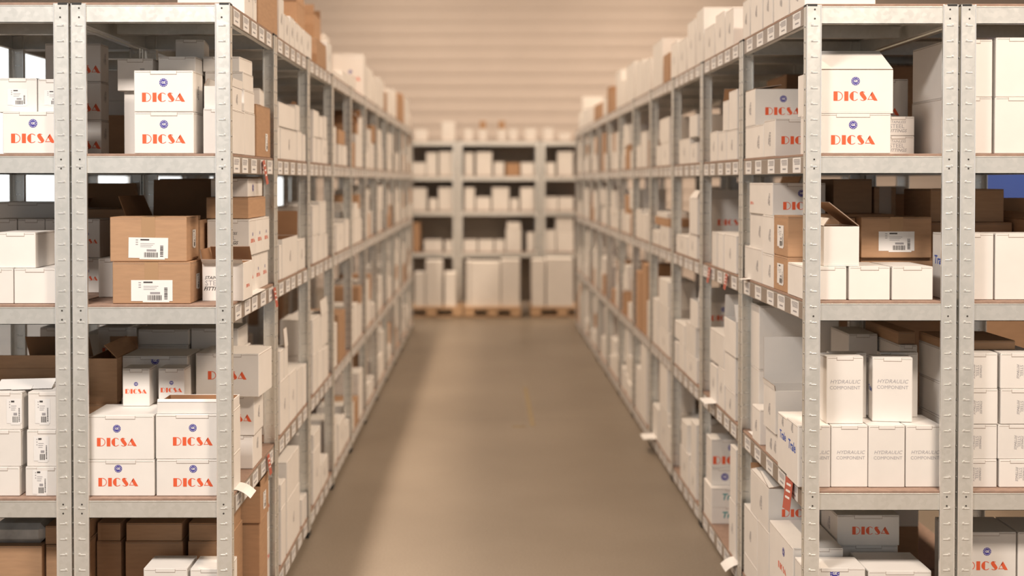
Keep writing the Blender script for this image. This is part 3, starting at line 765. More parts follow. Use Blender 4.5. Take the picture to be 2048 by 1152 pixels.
# level 4
Y = 4.30; h4 = []
for i, (xa, xb) in enumerate(((1598, 1663.5), (1665, 1738.5), (1740.5, 1813), (1815, 1887))):
    h4.append(B('R', 4, xa, xb, 851, Y + .003 * (i % 2), .2 if i else .16, 'w', f'white hydraulic component carton, {ORD[i]} from the left in the front row', prints=[('hyd', 'f', .004, .005, .0195)] + ([('tube', 'l', -.005, .02, .05), ('bars', 'l', 0, .1, .04, 90)] if i == 0 else [])))
B('R', 4, 1655, 1729, 713, 4.33, .10, 'w', 'tall white hydraulic component carton standing left on the row', on=h4[1], prints=[('hyd', 'f', 0, .02, .021)])
B('R', 4, 1662, 1735, 706, 4.435, .05, 'w', 'narrow white carton right behind the left standing one', on=h4[1])
B('R', 4, 1751, 1829, 715, 4.36, .08, 'w', 'tall white hydraulic component carton standing right on the row, turned', on=h4[2], prints=[('hyd', 'f', 0, .02, .021), ('tube', 'l', 0, 0, .028, 0)], rot=-7)
B('R', 4, 1762, 1838, 705, 4.455, .04, 'w', 'narrow white carton right behind the turned standing one', on=h4[3])
make_carton(1.50, 1.62, 4.85, .25, HR[4] + BT, PZ(668, 4.85) - HR[4] - BT, 'w', 'white carton with data label under the beam, lower right shelf', prints=[('bars', 'f', 0, .15, .06)])
a = make_carton(1.63, 1.70, 4.62, .5, HR[4] + BT, PZ(690, 4.62) - HR[4] - BT, 'w', 'narrow white carton at the back right of the lower shelf')
make_carton(1.63, 1.70, 4.64, .4, a.top, .05, 'k', 'flat brown carton under the beam, lower right shelf')
r2 = make_carton(X0 - .014, X0 + .09, 4.475, .15, HR[4] + BT, PZ(838, 4.475) - HR[4] - BT, 'w', 'tall white carton with blue lettering to the aisle, behind the front row', prints=[('tube', 'l', 0, .03, .045), ('bars', 'l', 0, .1, .04, 90)])
a = make_carton(X0, X0 + .19, 4.665, .22, HR[4] + BT, PZ(866, 4.72) - HR[4] - BT, 'w', 'white carton under the open tall flap carton, right aisle edge', prints=[('bars', 'l', -.02, 0, .05, 90), ('bars', 'l', .05, 0, .05, 90)])
make_carton(X0 - .008, X0 + .19, 4.69, .20, a.top, PZ(782, 4.69) - a.top, 'w', 'open white carton with one tall upright flap at the right aisle edge', lid=False, flaps={'b': 92, 'l': 100}, flen={'b': .19, 'l': .02}, inner='w', prints=[('bars', 'l', .0, 0, .05, 90)])
a = make_carton(X0, X0 + .2, 4.99, .14, HR[4] + BT, PZ(820, 4.99) - HR[4] - BT, 'w', 'white carton with red block near the rear right post', prints=[('word', 'f', .06, -.01, .14), ('bars', 'l', 0, 0, .05, 90)])
a = make_carton(X0 + .03, X0 + .38, 5.14, .16, HR[4] + BT, .30, 'w', 'large shaded white carton, lower one filling the rear right bay')
make_carton(X0 + .03, X0 + .38, 5.14, .16, a.top, PZ(612, 5.14) - a.top, 'w', 'large shaded white carton, upper one filling the rear right bay')
# level 5
a = B('R', 5, 1683, 1800, 1090, 4.56, .22, 'w', 'white emblem carton under the lettered one, bottom right shelf', prints=[('emblem', 'f', .02, .12, .035)])
B('R', 5, 1678, 1803, 1030, 4.55, .22, 'w', 'white lettered carton just below the bottom right beam', on=a, prints=[('word', 'f', .01, -.0, .145), ('bars', 'l', 0, 0, .05, 90)])
B('R', 5, 1612, 1735, 1136, 4.30, .13, 'w', 'white carton with emblem and labelled lid, bottom right corner', prints=[('emblem', 'f', .0, .16, .035), ('bars', 't', .06, .0, .06), ('bars', 't', .0, .0, .06)])
B('R', 5, 1741, 1868, 1142, 4.31, .22, 'w', 'white carton with labelled lid beside the bottom right corner one', prints=[('bars', 't', .0, .03, .06), ('bars', 't', .06, .03, .05)])
a = make_carton(1.585, 1.70, 4.82, .25, HR[5] + BT, PZ(1088, 4.82) - HR[5] - BT, 'k', 'brown carton at the back of the bottom right shelf, lower one')
make_carton(1.59, 1.70, 4.82, .22, a.top, .08, 'k', 'brown carton at the back of the bottom right shelf, upper one')
a = make_carton(X0, X0 + .19, 4.44, .37, HR[5] + BT, PZ(1096, 4.44) - HR[5] - BT, 'w', 'white carton with red lettering on its aisle side, bottom right', prints=[('word', 'l', .02, .06, .12), ('emblem', 'l', .04, .13, .035)])
a = make_carton(X0, X0 + .21, 4.825, .2, HR[5] + BT, PZ(1062, 4.85) - HR[5] - BT, 'w', 'white emblem carton under the open lettered one, bottom right shelf', prints=[('emblem', 'f', .03, .11, .035)])
make_carton(X0, X0 + .22, 4.83, .33, a.top, PZ(978, 4.83) - a.top, 'w', 'open white carton with red letters behind the red tag', lid=False, flaps={'f': 12, 'l': 10, 'r': 95, 'b': 100}, flen={'r': .04, 'b': .03}, prints=[('word', 'f', .02, -.01, .15), ('bars', 'l', .03, 0, .06, 90)])
a = make_carton(X0, X0 + .2, 5.03, .26, HR[5] + BT, PZ(1140, 5.03) - HR[5] - BT, 'w', 'white carton at the foot of the rear right post, lower one')
make_carton(X0 + .0, X0 + .2, 5.03, .26, a.top, (PZ(1062, 4.85)) - a.top - .004, 'w', 'white carton at the foot of the rear right post, upper one', prints=[('bars', 'l', 0, 0, .05, 90)])
# ===== outer right row ==============================================
Y = 4.30
for i, (xa, xb) in enumerate(((1894, 1983), (1989, 2085))):
    a = B('RO', 2, xa, xb, 194, Y, .36, 'w', f'big blank white carton, bottom of the {("left", "right")[i]} stack, far right')
    B('RO', 2, xa + 1, xb, 79 - 4 * i, Y + .005, .36, 'w', f'big blank white carton, top of the {("left", "right")[i]} stack, far right', on=a)
for i, (xa, xb) in enumerate(((1893, 1988), (1992, 2085))):
    B('RO', 3, xa, xb, 467, Y - .005, .13, 'w', f'tall blank white carton, {("left", "right")[i]} of two on the far right middle shelf', prints=[('tube', 'l', 0, .02, .045)])
a = make_carton(1.75, 2.07, 4.62, .35, HR[3] + BT, PZ(445, 4.62) - HR[3] - BT, 'k', 'wide brown carton behind the tall blank pair, far right')
make_carton(1.76, 2.05, 4.65, .3, a.top, PZ(378, 4.65) - a.top, 'k', 'dark brown taped carton on the wide brown one, far right', tape=True)
a = make_carton(2.08, 2.24, 4.50, .35, HR[3] + BT, PZ(440, 4.5) - HR[3] - BT, 'k', 'open brown carton at the right edge, middle shelf', lid=False, flaps={'b': 80, 'l': 30, 'f': 60}, flen={'b': .08, 'l': .05, 'f': .03})
for i, (xa, xb) in enumerate(((1912, 1998), (2003, 2082))):
    a = None
    for j, yt_ in enumerate((919, 849, 778, 706)):
        dx = (0, -3, 2, 1)[j] if i else (0, 0, 1, 0)[j]
        a = B('RO', 4, xa + dx, xb + dx, yt_, Y + (.0, .004, .002, .005)[j], .36 - .04 * i, 'w', f'white steel fittings carton, {ORD[j]} from the bottom, {("left", "right")[i]} column', on=a, prints=[('steelg', 'f', .004, .0, .0125, -90)])
    if i == 0:
        make_carton(a.x0 - .0, a.x1 + .1, a.y0 + .08, .28, a.top, .035, 'k', 'flat brown carton lying on the fittings columns, far right')
Y = 4.38
a = B('RO', 5, 1915, 2038, 1064, Y, .2, 'w', 'white lettered carton with blue emblem at the bottom right edge', prints=[br(Y, 84, 3, -70), ('bars', 't', .05, .02, .05)])
B('RO', 5, 2042, 2150, 1064, Y, .2, 'w', 'white carton cut by the right edge, bottom shelf', prints=[('bars', 't', -.05, .02, .05)])

# ===== aisle bays further back =====================================
SLV = {1: 'rack top', 2: 'upper shelf', 3: 'middle shelf', 4: 'lower shelf', 5: 'bottom shelf'}
placed = {}
order = []
cnt = {}
def aisle(side, lvl, pa, pb, yt, k='w', tier=0, d=.24, inset=.010, **kw):
    """carton at the aisle edge: near and far edge columns and the height of its top at the near edge, read off the photograph"""
    X = (WL if side == 'L' else WR) + inset
    ya, yb = X * F / abs(pa - VPX), X * F / abs(pb - VPX)
    ya, yb = ya + .004, yb - .004
    Hs = HL if side == 'L' else HR; ys = yl if side == 'L' else yr
    if lvl > 1:                                     # keep clear of the posts at the joints between bays
        k0 = max(i for i in range(11) if ys[i] <= (ya + yb) / 2 + .02)
        ya = max(ya, ys[k0] + .014); yb = min(yb, ys[k0 + 1] - .014)
    lst = placed.setdefault((side, lvl), [])
    base = Hs[lvl] + BT + .0006
    if tier:
        under = [t for (a, b2, t) in lst if a < yb and b2 > ya]
        if under: base = max(under) + .0006
    h = max(PZ(yt, ya) - base, 0.035)
    if lvl > 1: h = min(h, Hs[lvl - 1] - BH - .006 - base)
    if h < .03: return None
    bay = max(i for i in range(11) if ys[i] <= (ya + yb) / 2 + .02)
    key = (side, lvl, bay, tier)
    kinds = {'w': 'white carton', 'k': 'brown carton'}[k]
    where = {0: 'along' if lvl == 1 else 'along lower tier', 1: 'along upper tier', 2: 'along third tier'}[tier]
    label = f'{kinds}, @ {where}, {SLV[lvl]}, {ORD[bay]} bay, {"left" if side == "L" else "right"} row'
    x0, x1 = (-X - d, -X) if side == 'L' else (X, X + d)
    r_ = make_carton(x0, x1, ya, yb - ya, base, h, k, label, group=f'cartons along the {"left" if side == "L" else "right"} side of the aisle', simple_mesh=True, **kw)
    order.append((key, ya, r_.o)); lst.append((ya, yb, r_.top)); return r_
br_ = lambda s_: [('bars', s_, 0, 0, .05, 90)]
# left row, rack top
for it in ((490, 507, -60, 'w'), (508, 515, -60, 'w'), (517, 556, -62, 'k'),
           (559, 569, -8, 'w'), (570, 580, 28, 'w'), (581, 590, 32, 'w'), (591, 599, 43, 'w'), (600, 608, 52, 'w'), (609, 624, 60, 'w'),
           (634, 653, 76, 'k'), (655, 664, 82, 'w')):
    aisle('L', 1, it[0], it[1], it[2], it[3], prints=br_('r') if it[3] == 'w' else (), d=.26)
make_carton(-1.30, -1.145, 7.13, .30, HL[1] + BT, .44, 'k', 'tall open brown carton on the left rack top, nearer one', lid=False, flaps={'b': 80, 'r': 85}, flen={'b': .06, 'r': .06})
make_carton(-1.30, -1.145, 7.85, .30, HL[1] + BT, .47, 'k', 'tall open brown carton on the left rack top, further one', lid=False, flaps={'b': 80, 'f': 95}, flen={'f': .06, 'b': .06})
make_carton(-1.30, -1.145, 8.35, .25, HL[1] + BT, .40, 'w', 'tall white carton behind the tall brown ones, left rack top')
X_ = PX(665, 7.9)
for i, (pa, pb, yt_, kk) in enumerate(((667, 684, 142, 'w'), (685, 697, 140, 'w'), (698, 712, 146, 'w'))):
    aisle('L', 1, pa, pb, yt_, kk, d=.2)
make_carton(PX(665, 9.0), PX(727, 9.0), 9.0, .16, HL[1] + BT, PZ(107, 9.0) - HL[1] - BT, 'w', 'white lettered carton standing out on the distant left rack top', prints=[br(9.0, 40, 5, 0)])
for it in ((733, 746, 130, 'w'), (748, 758, 152, 'w'), (759, 768, 155, 'w'), (769, 774, 182, 'k'), (775, 785, 176, 'w'), (787, 793, 178, 'w'), (795, 801, 190, 'k'), (802, 808, 186, 'k'), (809, 817, 192, 'w')):
    aisle('L', 1, *it, d=.24)
# left row, upper shelf
for it in ((556, 560, 252, 'w'), (561.5, 594, 255, 'w'), (595, 604, 262, 'w'), (605, 613, 268, 'w'), (626, 633, 273, 'w'), (634, 643, 276, 'w'), (644, 655, 277, 'w'), (677, 684, 288, 'w'), (685, 694, 290, 'w')):
    aisle('L', 2, *it, prints=br_('r') if it[1] - it[0] > 9 else ())
for it in ((558, 591, 203, 'w'), (592, 600, 209, 'w'), (627, 638, 219, 'w'), (639, 647, 231, 'w'), (648, 654, 232, 'w'), (677, 690, 258, 'k')):
    aisle('L', 2, *it, tier=1, d=.2, flaps={'l': 60} if it[0] == 639 else None)
# left row, middle shelf
for it in ((558, 563, 491, 'w'), (564, 595, 479, 'w'), (596, 610, 480, 'w'), (625, 635, 471, 'w'), (636, 647, 472, 'w'), (648, 655, 470, 'w'), (673, 688, 450, 'w'), (690, 700, 440, 'w')):
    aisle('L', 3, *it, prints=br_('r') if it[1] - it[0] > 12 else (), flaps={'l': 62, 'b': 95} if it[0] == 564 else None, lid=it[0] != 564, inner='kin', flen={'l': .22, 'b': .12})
for it in ((625, 638, 412, 'w'), (639, 652, 404, 'w')):
    aisle('L', 3, *it, tier=1, d=.2)
make_carton(-1.46, -1.20, 5.25, .5, HL[3] + BT, .46, 'k', 'large dark brown carton deep in the second left bay, middle shelf')
make_carton(-1.44, -1.2, 6.2, .4, HL[3] + BT, .47, 'k', 'large brown carton deep in the third left bay, middle shelf')
# left row, lower shelf
for it in ((559, 577, 765, 'w'), (578, 592, 748, 'w'), (593.5, 604, 740, 'w'), (605, 615, 733, 'w'), (625, 634, 712, 'w'), (635, 645, 704, 'w'), (646, 656, 700, 'w'), (676, 690, 630, 'k')):
    aisle('L', 4, *it, prints=br_('r') if it[1] - it[0] > 12 else ())
for it in ((559, 567, 703, 'w'), (568, 575, 695, 'w'), (625, 640, 640, 'w'), (641, 655, 632, 'w')):
    aisle('L', 4, *it, tier=1, d=.18, flaps={'r': 85} if it[0] in (568, 641) else None)
a = make_carton(-1.47, -1.20, 5.35, .4, HL[4] + BT, .28, 'w', 'grey white carton deep in the second left bay, lower shelf')
make_carton(-1.46, -1.195, 5.35, .4, a.top, .24, 'w', 'white lettered carton deep in the second left bay, lower shelf', prints=[('brand', 'f', .0, 0, .2), ('brand', 'r', .0, 0, .2)])
# left row, bottom shelf
for it in ((560, 570, 1020, 'w'), (572, 598, 1004, 'w'), (602, 608, 1000, 'w'), (609, 617, 990, 'w'), (625, 640, 905, 'w'), (641, 655, 930, 'w'), (676, 690, 850, 'w'), (691, 703, 850, 'w')):
    aisle('L', 5, *it, prints=br_('r') if it[1] - it[0] > 12 else ())
for it in ((560, 570, 970, 'w'), (572, 597, 925, 'w'), (626, 640, 870, 'w')):
    aisle('L', 5, *it, tier=1, d=.2)
a = make_carton(-1.44, -1.2, 5.5, .4, HL[5] + BT, .38, 'w', 'white emblem carton deep in the second left bay, bottom shelf', prints=[('emblem', 'f', .06, .1, .05), ('emblem', 'r', .06, .1, .05)])
# right row, rack top
for it in ((1608, 1578, -50, 'w'), (1576, 1546, -46, 'w'), (1544, 1525, -36, 'w'), (1523, 1500, -28, 'w'), (1498, 1484, -5, 'w'),
           (1466, 1450, 14, 'w'), (1448, 1430, 20, 'w'), (1428, 1408, 46, 'w'), (1406, 1392, 14, 'w'), (1389, 1374, 36, 'w'),
           (1371, 1356, 74, 'w'), (1354, 1341, 80, 'w'), (1338, 1326, 104, 'k'), (1324, 1305, 76, 'w'),
           (1300, 1286, 115, 'w'), (1285, 1270, 118, 'w'), (1268, 1252, 122, 'w'), (1250, 1243, 160, 'w'), (1241, 1232, 138, 'w'), (1230, 1222, 180, 'k'), (1220, 1214, 172, 'k'), (1213, 1206, 195, 'w'),
           (1204, 1196, 203, 'k'), (1195, 1188, 208, 'k'), (1186, 1178, 212, 'w'), (1176, 1166, 215, 'w')):
    aisle('R', 1, *it, d=.26, prints=(br_('l') + ([('word', 'f', .03, -.03, .15)] if it[0] in (1498, 1544) else [])) if it[3] == 'w' and it[0] > 1340 else ())
# right row, upper shelf
for it in ((1474, 1453, 258, 'w'), (1452, 1436, 262, 'w'), (1434.5, 1420, 262, 'w'), (1394, 1380, 285, 'w'), (1379, 1358, 276, 'w'), (1338, 1322, 284, 'w'), (1321, 1313, 290, 'w'), (1293, 1283, 262, 'w'), (1281, 1273, 290, 'w')):
    aisle('R', 2, *it, prints=(br_('l') + ([('word', 'f', .06, -.02, .14)] if it[0] == 1434.5 else [])) if it[0] - it[1] > 12 else ())
for it in ((1474, 1457, 178, 'w'), (1456, 1445, 200, 'w'), (1394, 1378, 228, 'w'), (1338, 1319, 233, 'w')):
    aisle('R', 2, *it, tier=1, d=.2, flaps={'b': 60} if it[0] == 1456 else None, flen={'b': .07})
# right row, middle shelf
for it in ((1473, 1449, 472, 'w'), (1447, 1436, 468, 'w'), (1434, 1424, 465, 'w'), (1394, 1377, 470, 'w'), (1375, 1353, 474, 'w'), (1338, 1320, 455, 'w'), (1318, 1304, 462, 'w'), (1294, 1282, 430, 'w'), (1281, 1272, 420, 'w')):
    aisle('R', 3, *it, prints=br_('l') if it[0] - it[1] > 12 else ())
a = aisle('R', 3, 1338, 1310, 438, 'k', tier=1, d=.24)
aisle('R', 3, 1334, 1314, 428, 'w', tier=2, d=.2)
t_ = max(t for (p, q, t) in placed[('R', 3)] if 6.3 < p < 7.2)
make_carton(X0 - .005, X0 + .27, 6.46, .25, t_ + .001, PZ(398, 6.46) - t_, 'w', 'white lettered carton with gable lid, middle shelf, third right bay', lid=False, flaps={'f': 70, 'l': 60}, flen={'f': .05, 'l': .05}, trim=.05, inner='w', prints=[('word', 'f', .05, -.03, .15)])
make_carton(1.44, 1.66, 5.5, .35, HR[3] + BT, .36, 'k', 'dark brown carton deep in the second right bay, middle shelf', flaps={'l': 70}, lid=True)
# right row, lower shelf
for it in ((1472, 1452, 790, 'w'), (1450, 1437, 740, 'w'), (1435, 1421, 735, 'w'), (1394, 1372, 720, 'w'), (1370, 1358, 690, 'w'), (1356, 1349, 686, 'w'), (1339, 1318, 668, 'w'), (1316, 1306, 640, 'w'), (1294, 1284, 530, 'k'), (1282, 1273, 545, 'k')):
    aisle('R', 4, *it, prints=br_('l') if it[0] - it[1] > 12 else ())
for it in ((1472, 1450, 714, 'w'), (1449, 1421, 672, 'w'), (1392, 1372, 655, 'w'), (1370, 1350, 652, 'w'), (1338, 1318, 618, 'w'), (1316, 1306, 600, 'w')):
    aisle('R', 4, *it, tier=1, d=.2)
r_ = aisle('R', 4, 1473, 1449, 646, 'w', tier=2, d=.2, lid=False, flaps={'b': 80, 'f': 60}, flen={'b': .11, 'f': .09}, inner='w', inset=.004)
aisle('R', 4, 1337, 1318, 564, 'w', tier=2, d=.18)
t_ = max(t for (p, q, t) in placed[('R', 4)] if 6.3 < p < 7.2)
make_carton(X0 + .0, X0 + .26, 6.46, .24, t_ + .001, .145, 'w', 'white lettered carton with sloping open lid, lower shelf, third right bay', lid=False, flaps={'f': 50}, flen={'f': .1}, trim=.02, inner='w', prints=[br(6.46, 50, 4, -4)])
# right row, bottom shelf
for it in ((1474, 1460, 1010, 'w'), (1394, 1381, 940, 'w'), (1379, 1362, 910, 'w'), (1338, 1320, 830, 'w'), (1318, 1306, 820, 'w'), (1294, 1282, 700, 'w'), (1281, 1272, 740, 'w')):
    aisle('R', 5, *it, prints=br_('l') if it[0] - it[1] > 12 else ())
for it in ((1474, 1462, 900, 'w'), (1394, 1383, 850, 'w'), (1376, 1364, 850, 'w'), (1336, 1320, 720, 'w')):
    aisle('R', 5, *it, tier=1, d=.18)
a = make_carton(X0, X0 + .27, 6.05, .22, HR[5] + BT, .093, 'w', 'flat white carton with teal lettering, lower of two, bottom shelf', prints=[('tubet', 'f', -.035, 0, .045)])
a = make_carton(X0, X0 + .27, 6.055, .215, a.top, .093, 'w', 'flat white carton with teal lettering, upper of two, bottom shelf', prints=[('tubet', 'f', -.035, 0, .045)])
a = make_carton(X0 + .01, X0 + .15, 6.11, .15, a.top, .09, 'w', 'white carton with emblem standing on the teal lettered pair, lower one', prints=[('emblem', 'f', 0, .0, .04)])
make_carton(X0 + .01, X0 + .22, 6.11, .15, a.top, .15, 'w', 'white carton with red letters above the teal lettered pair, upper one', prints=[('brand', 'f', 0, 0, .2)])
make_carton(X0 + .31, X0 + .52, 5.65, .4, HR[5] + BT, .40, 'w', 'shaded white carton deep in the second right bay, bottom shelf')

# ----- middle distance (fourth to seventh bays): one carton after another, each its own object
rng = random.Random(11)
def fill(side, lvl, y_from, y_to, kprob=.13):
    X = (WL if side == 'L' else WR) + .010
    ys = yl if side == 'L' else yr
    Hs = HL if side == 'L' else HR
    y = y_from; last = 0
    lim = (Hs[lvl - 1] - BH - BT - Hs[lvl]) if lvl > 1 else .5
    while y < y_to:
        wd = rng.uniform(.10, .30)
        nj = min([q for q in ys if q > y + .01] or [99])
        if y + wd > nj - .04:
            y = nj + .045; continue
        h = rng.uniform(.35, .62) * min(lim, .5)
        pa = VPX + (-1 if side == 'L' else 1) * X * F / y
        pb = VPX + (-1 if side == 'L' else 1) * X * F / (y + wd)
        z = Hs[lvl] + BT
        pt = HOR - (z + h - EYE) * F / y
        k = 'k' if rng.random() < kprob else 'w'
        busy = any(a < y + wd and b2 > y for a, b2, t in placed.get((side, lvl), []))
        if not busy:
            aisle(side, lvl, pa, pb, pt, k)
            open_ = rng.random() < .3
            if rng.random() < .45:
                h2 = h + rng.uniform(.3, .6) * (lim - h)
                aisle(side, lvl, pa, pb, HOR - (z + h2 - EYE) * F / y, 'k' if rng.random() < kprob else 'w', tier=1, d=.2,
                      **(dict(lid=False, flaps={'b': 75, 'l' if side == 'R' else 'r': 40}, flen={'b': .07, 'l': .05, 'r': .05}) if open_ else {}))
        y += wd + rng.choice((.0, .0, .01, .05))
for lvl in (2, 3, 4, 5):
    fill('L', lvl, 7.14, 8.96)
    fill('R', lvl, 7.34, 9.2)
n_individual = len(all_labels)

# ----- far distance: countless little cartons, one object
def pile(mb, side, lvl, y_from, y_to, x_in=0.0, kprob=.14, seed=0, off=0.0):
    r = random.Random(seed)
    W_ = (WL if side == 'L' else WR) + .010 + off
    Hs = HL if side == 'L' else HR; ys = yl if side == 'L' else yr
    lim = (Hs[lvl - 1] - BH - BT - Hs[lvl]) if lvl > 1 else .42
    y = y_from; z = Hs[lvl] + BT + .001
    while y < y_to:
        wd = r.uniform(.10, .28)
        nj = min([q for q in ys if q > y + .01] or [99])
        if y + wd > nj - .04: y = nj + .045; continue
        zz = z; n = r.choice((1, 1, 2, 2, 3))
        for _ in range(n):
            h = r.uniform(.12, .22)
            if zz + h > z + lim - .01: break
            k = 'k' if r.random() < kprob else 'w'
            xa, xb = W_ + r.uniform(0, .02), W_ + .26
            if side == 'L': xa, xb = -xb, -xa
            mb.box(xa, xb, y, y + wd - .004, zz, zz + h, k, .002)
            zz += h + .001
        y += wd + r.choice((0, 0, .03))
mb = MB()
for lvl in (1, 2, 3, 4, 5):
    pile(mb, 'L', lvl, 9.08 if lvl > 1 else 14.2, 14.7, seed=lvl)
o = mb.build('carton_rows'); tag(o, 'distant rows of white and brown cartons filling the rear bays, left row', 'boxes', kind='stuff')
mb = MB()
for lvl in (1, 2, 3, 4, 5):
    pile(mb, 'R', lvl, 9.31 if lvl > 1 else 14.3, 15.0, seed=lvl + 20)
o = mb.build('carton_rows'); tag(o, 'distant rows of white and brown cartons filling the rear bays, right row', 'boxes', kind='stuff')
mb = MB()
for lvl in (2, 3, 4, 5):
    pile(mb, 'L', lvl, 5.25, 9.0, seed=lvl + 40, kprob=.5, off=wl + .03)
o = mb.build('carton_rows'); tag(o, 'half hidden cartons in the outer left racks seen through gaps', 'boxes', kind='stuff')
mb = MB()
for lvl in (3, 5):
    pile(mb, 'R', lvl, 5.42, 9.2, seed=lvl + 60, kprob=.5, off=wr + .03)
o = mb.build('carton_rows'); tag(o, 'half hidden cartons in the outer right racks seen through gaps', 'boxes', kind='stuff')

# ----- rack across the end of the aisle
YF = 16.75
FL = [2.43, 1.93, 1.43, 0.84]
xs = [PX(740, YF), PX(915, YF), PX(1081, YF), PX(1250, YF)]
for i in range(3):
    u = shelving_unit('shelving_unit', (xs[i] + .01, YF, 0), xs[i + 1] - xs[i] - .02, .5, FL, 0)
    b = MB(); b.box(.004, xs[i + 1] - xs[i] - .024, .502, .504, .1, 2.42, 'shadesheet'); b.build('shade_panel', u)  # added sheet, its dark colour stands in for shade behind the shelves
    tag(u, f'grey steel shelving unit across the end of the aisle, {("left", "middle", "right")[i]}', 'shelving', 'shelving units across the end of the aisle')
def far(lv, xa, xb, yt, k='w', on=None, **kw):
    z0 = (on.top if on else ([FL[lv] + BT] if lv < 4 else [.165])[0]) + .001
    global nf; nf += 1
    names = ('rack top', 'first shelf', 'second shelf', 'third shelf', 'pallet level')
    key = ('F', lv)
    lb = f'blurred {"white" if k == "w" else "brown"} carton, @ from the left, {names[lv]}, rack across the aisle end'
    y = YF + .05
    r_ = make_carton(PX(xa, y), PX(xb, y), y, .3, z0, PZ(yt, y) - z0, k, lb, group='cartons on the rack across the aisle end', simple_mesh=True, **kw)
    order.append((key, xa + z0 * .01, r_.o)); return r_
nf = 0
for it in ((830, 854, 259), (884, 909, 243), (929, 945, 258), (1018, 1034, 258), (1051, 1071, 257), (1088, 1106, 256), (1119, 1140, 266)):
    far(0, *it)
for xa in (958, 996):
    a = far(0, xa, xa + 15, 258); far(0, xa + 1, xa + 14, 242, 'k', on=a)
for it in ((825, 851, 325), (852.5, 874, 305), (878, 908, 303), (929, 947, 305), (952, 984, 304), (988, 1008, 324), (1012, 1039, 326, 'k'), (1042, 1069, 325), (1092, 1110, 325), (1115, 1146, 303)):
    far(1, *it)
for it in ((822, 853, 376), (858, 874, 397), (877, 908, 375), (929, 949, 375), (952, 981, 394), (984, 1018, 375), (1021, 1037, 397), (1041, 1069, 375), (1087, 1115, 394), (1117, 1147, 394)):
    far(2, *it)
for it in ((826, 840, 445, 'k'), (848, 884, 480), (890, 907, 481), (927, 954, 480), (957, 987, 480), (990, 1009, 480), (1054, 1069, 465), (1087, 1111, 460)):
    far(3, *it)
a = far(3, 1012, 1043, 459); far(3, 1014, 1041, 444, on=a)
a = far(3, 1113, 1148, 462); far(3, 1112, 1147, 435, on=a)

def pallet(x0, x1, y, label):
    root = empty('pallet', ((x0 + x1) / 2, y, 0)); w_ = x1 - x0
    for i in range(5):
        b = MB(); yy = .02 + i * .135; b.box(-w_ / 2, w_ / 2, yy, yy + .10, .125, .147, 'wood', .002); b.build('deck_board', root)
    for i in range(3):
        for j in range(2):
            b = MB(); xx = (-w_ / 2, -.07, w_ / 2 - .14)[i]; b.box(xx, xx + .14, .02 + j * .5, .16 + j * .5, .024, .102, 'wood', .003); b.build('block', root)
    for j in range(2):
        b = MB(); b.box(-w_ / 2, w_ / 2, .04 + j * .5, .14 + j * .5, 0, .022, 'wood', .002); b.build('bottom_board', root)
        b = MB(); b.box(-w_ / 2, w_ / 2, .03 + j * .5, .15 + j * .5, .103, .124, 'wood', .002); b.build('stringer', root)
    tag(root, label, 'pallet', 'wooden pallets at the end of the aisle')
YP = YF - .74
pallet(PX(800, YP), PX(925, YP), YP - .02, 'low wooden pallet at the aisle end, partly behind the left row')
pallet(PX(928, YP), PX(1042, YP), YP - .05, 'pale wooden pallet at the middle of the aisle end')
pallet(PX(1062, YP), PX(1190, YP), YP, 'dark shaded wooden pallet at the aisle end, right side')
cnt[('F', 4)] = 0
z_sv = .148
def onp(xa, xb, yt, lb, d=.35):
    y = YP + .04
    return make_carton(PX(xa, y), PX(xb, y), y, d, z_sv, PZ(yt, y) - z_sv, 'w', lb, simple_mesh=True, group='white cartons standing on the pallets')
for xa, xb, yt_, lb in ((829, 849, 546, 'small white carton on the left pallet, leftmost'), (851, 884, 522, 'tall white carton stack on the left pallet'), (889, 912, 546, 'small white carton on the left pallet, rightmost'),
                        (932, 940, 522, 'narrow white wrapped stack at the left of the middle pallet'), (941, 1000, 524, 'big white wrapped block on the middle pallet'), (1002, 1040, 520, 'tall white wrapped stack at the right of the middle pallet'),
                        (1064, 1090, 520, 'white wrapped stack at the left of the right pallet'), (1093, 1147, 517, 'big white wrapped block on the right pallet')):
    onp(xa, xb, yt_, lb)

# ----- red tags and paper slips hanging from the shelves
def tag_obj(x, y, z, side, hgt, label, col='tag', lean=0.0, wd=.05, name='red_tag'):
    b = MB()
    t = .0012
    b.box(min(0, side * t), max(0, side * t), -wd / 2, wd / 2, -hgt, 0, col)
    for i in range(3):
        zz = -hgt * (.25 + .2 * i); xx = side * t * 1.3
        vs = [(xx, -wd * .3, zz), (xx, wd * .3, zz), (xx, wd * .3, zz + hgt * .07), (xx, -wd * .3, zz + hgt * .07)]
        b.add(vs, [(0, 1, 2, 3) if side > 0 else (3, 2, 1, 0)], 'paper' if col == 'tag' else 'grey')
    o = b.build(name, None, (x, y, z)); o.rotation_euler = (R_(lean), R_(-8 * side), R_(0)); return tag(o, label, 'tag')
tag_obj(-WL + .004, 4.86, HL[2] - .005, 1, .10, 'red hanging tag on the upper left shelf edge', lean=8)
tag_obj(-WL + .004, 5.10, HL[3] - .005, 1, .085, 'red tag on the middle left shelf edge by the post')
tag_obj(-WL + .004, 4.94, HL[4] + .01, 1, .085, 'red tag on the lower left shelf edge')
tag_obj(WR - .004, 4.44, HR[4] + .01, -1, .12, 'red hanging tag on the lower right shelf edge', lean=-6, wd=.10)
tag_obj(WR - .004, 6.05, HR[3] + .0, -1, .08, 'red tag further back on the middle right shelf edge')
tag_obj(WR - .004, 5.62, HR[3] + .0, -1, .075, 'red tag nearer on the middle right shelf edge', lean=4)
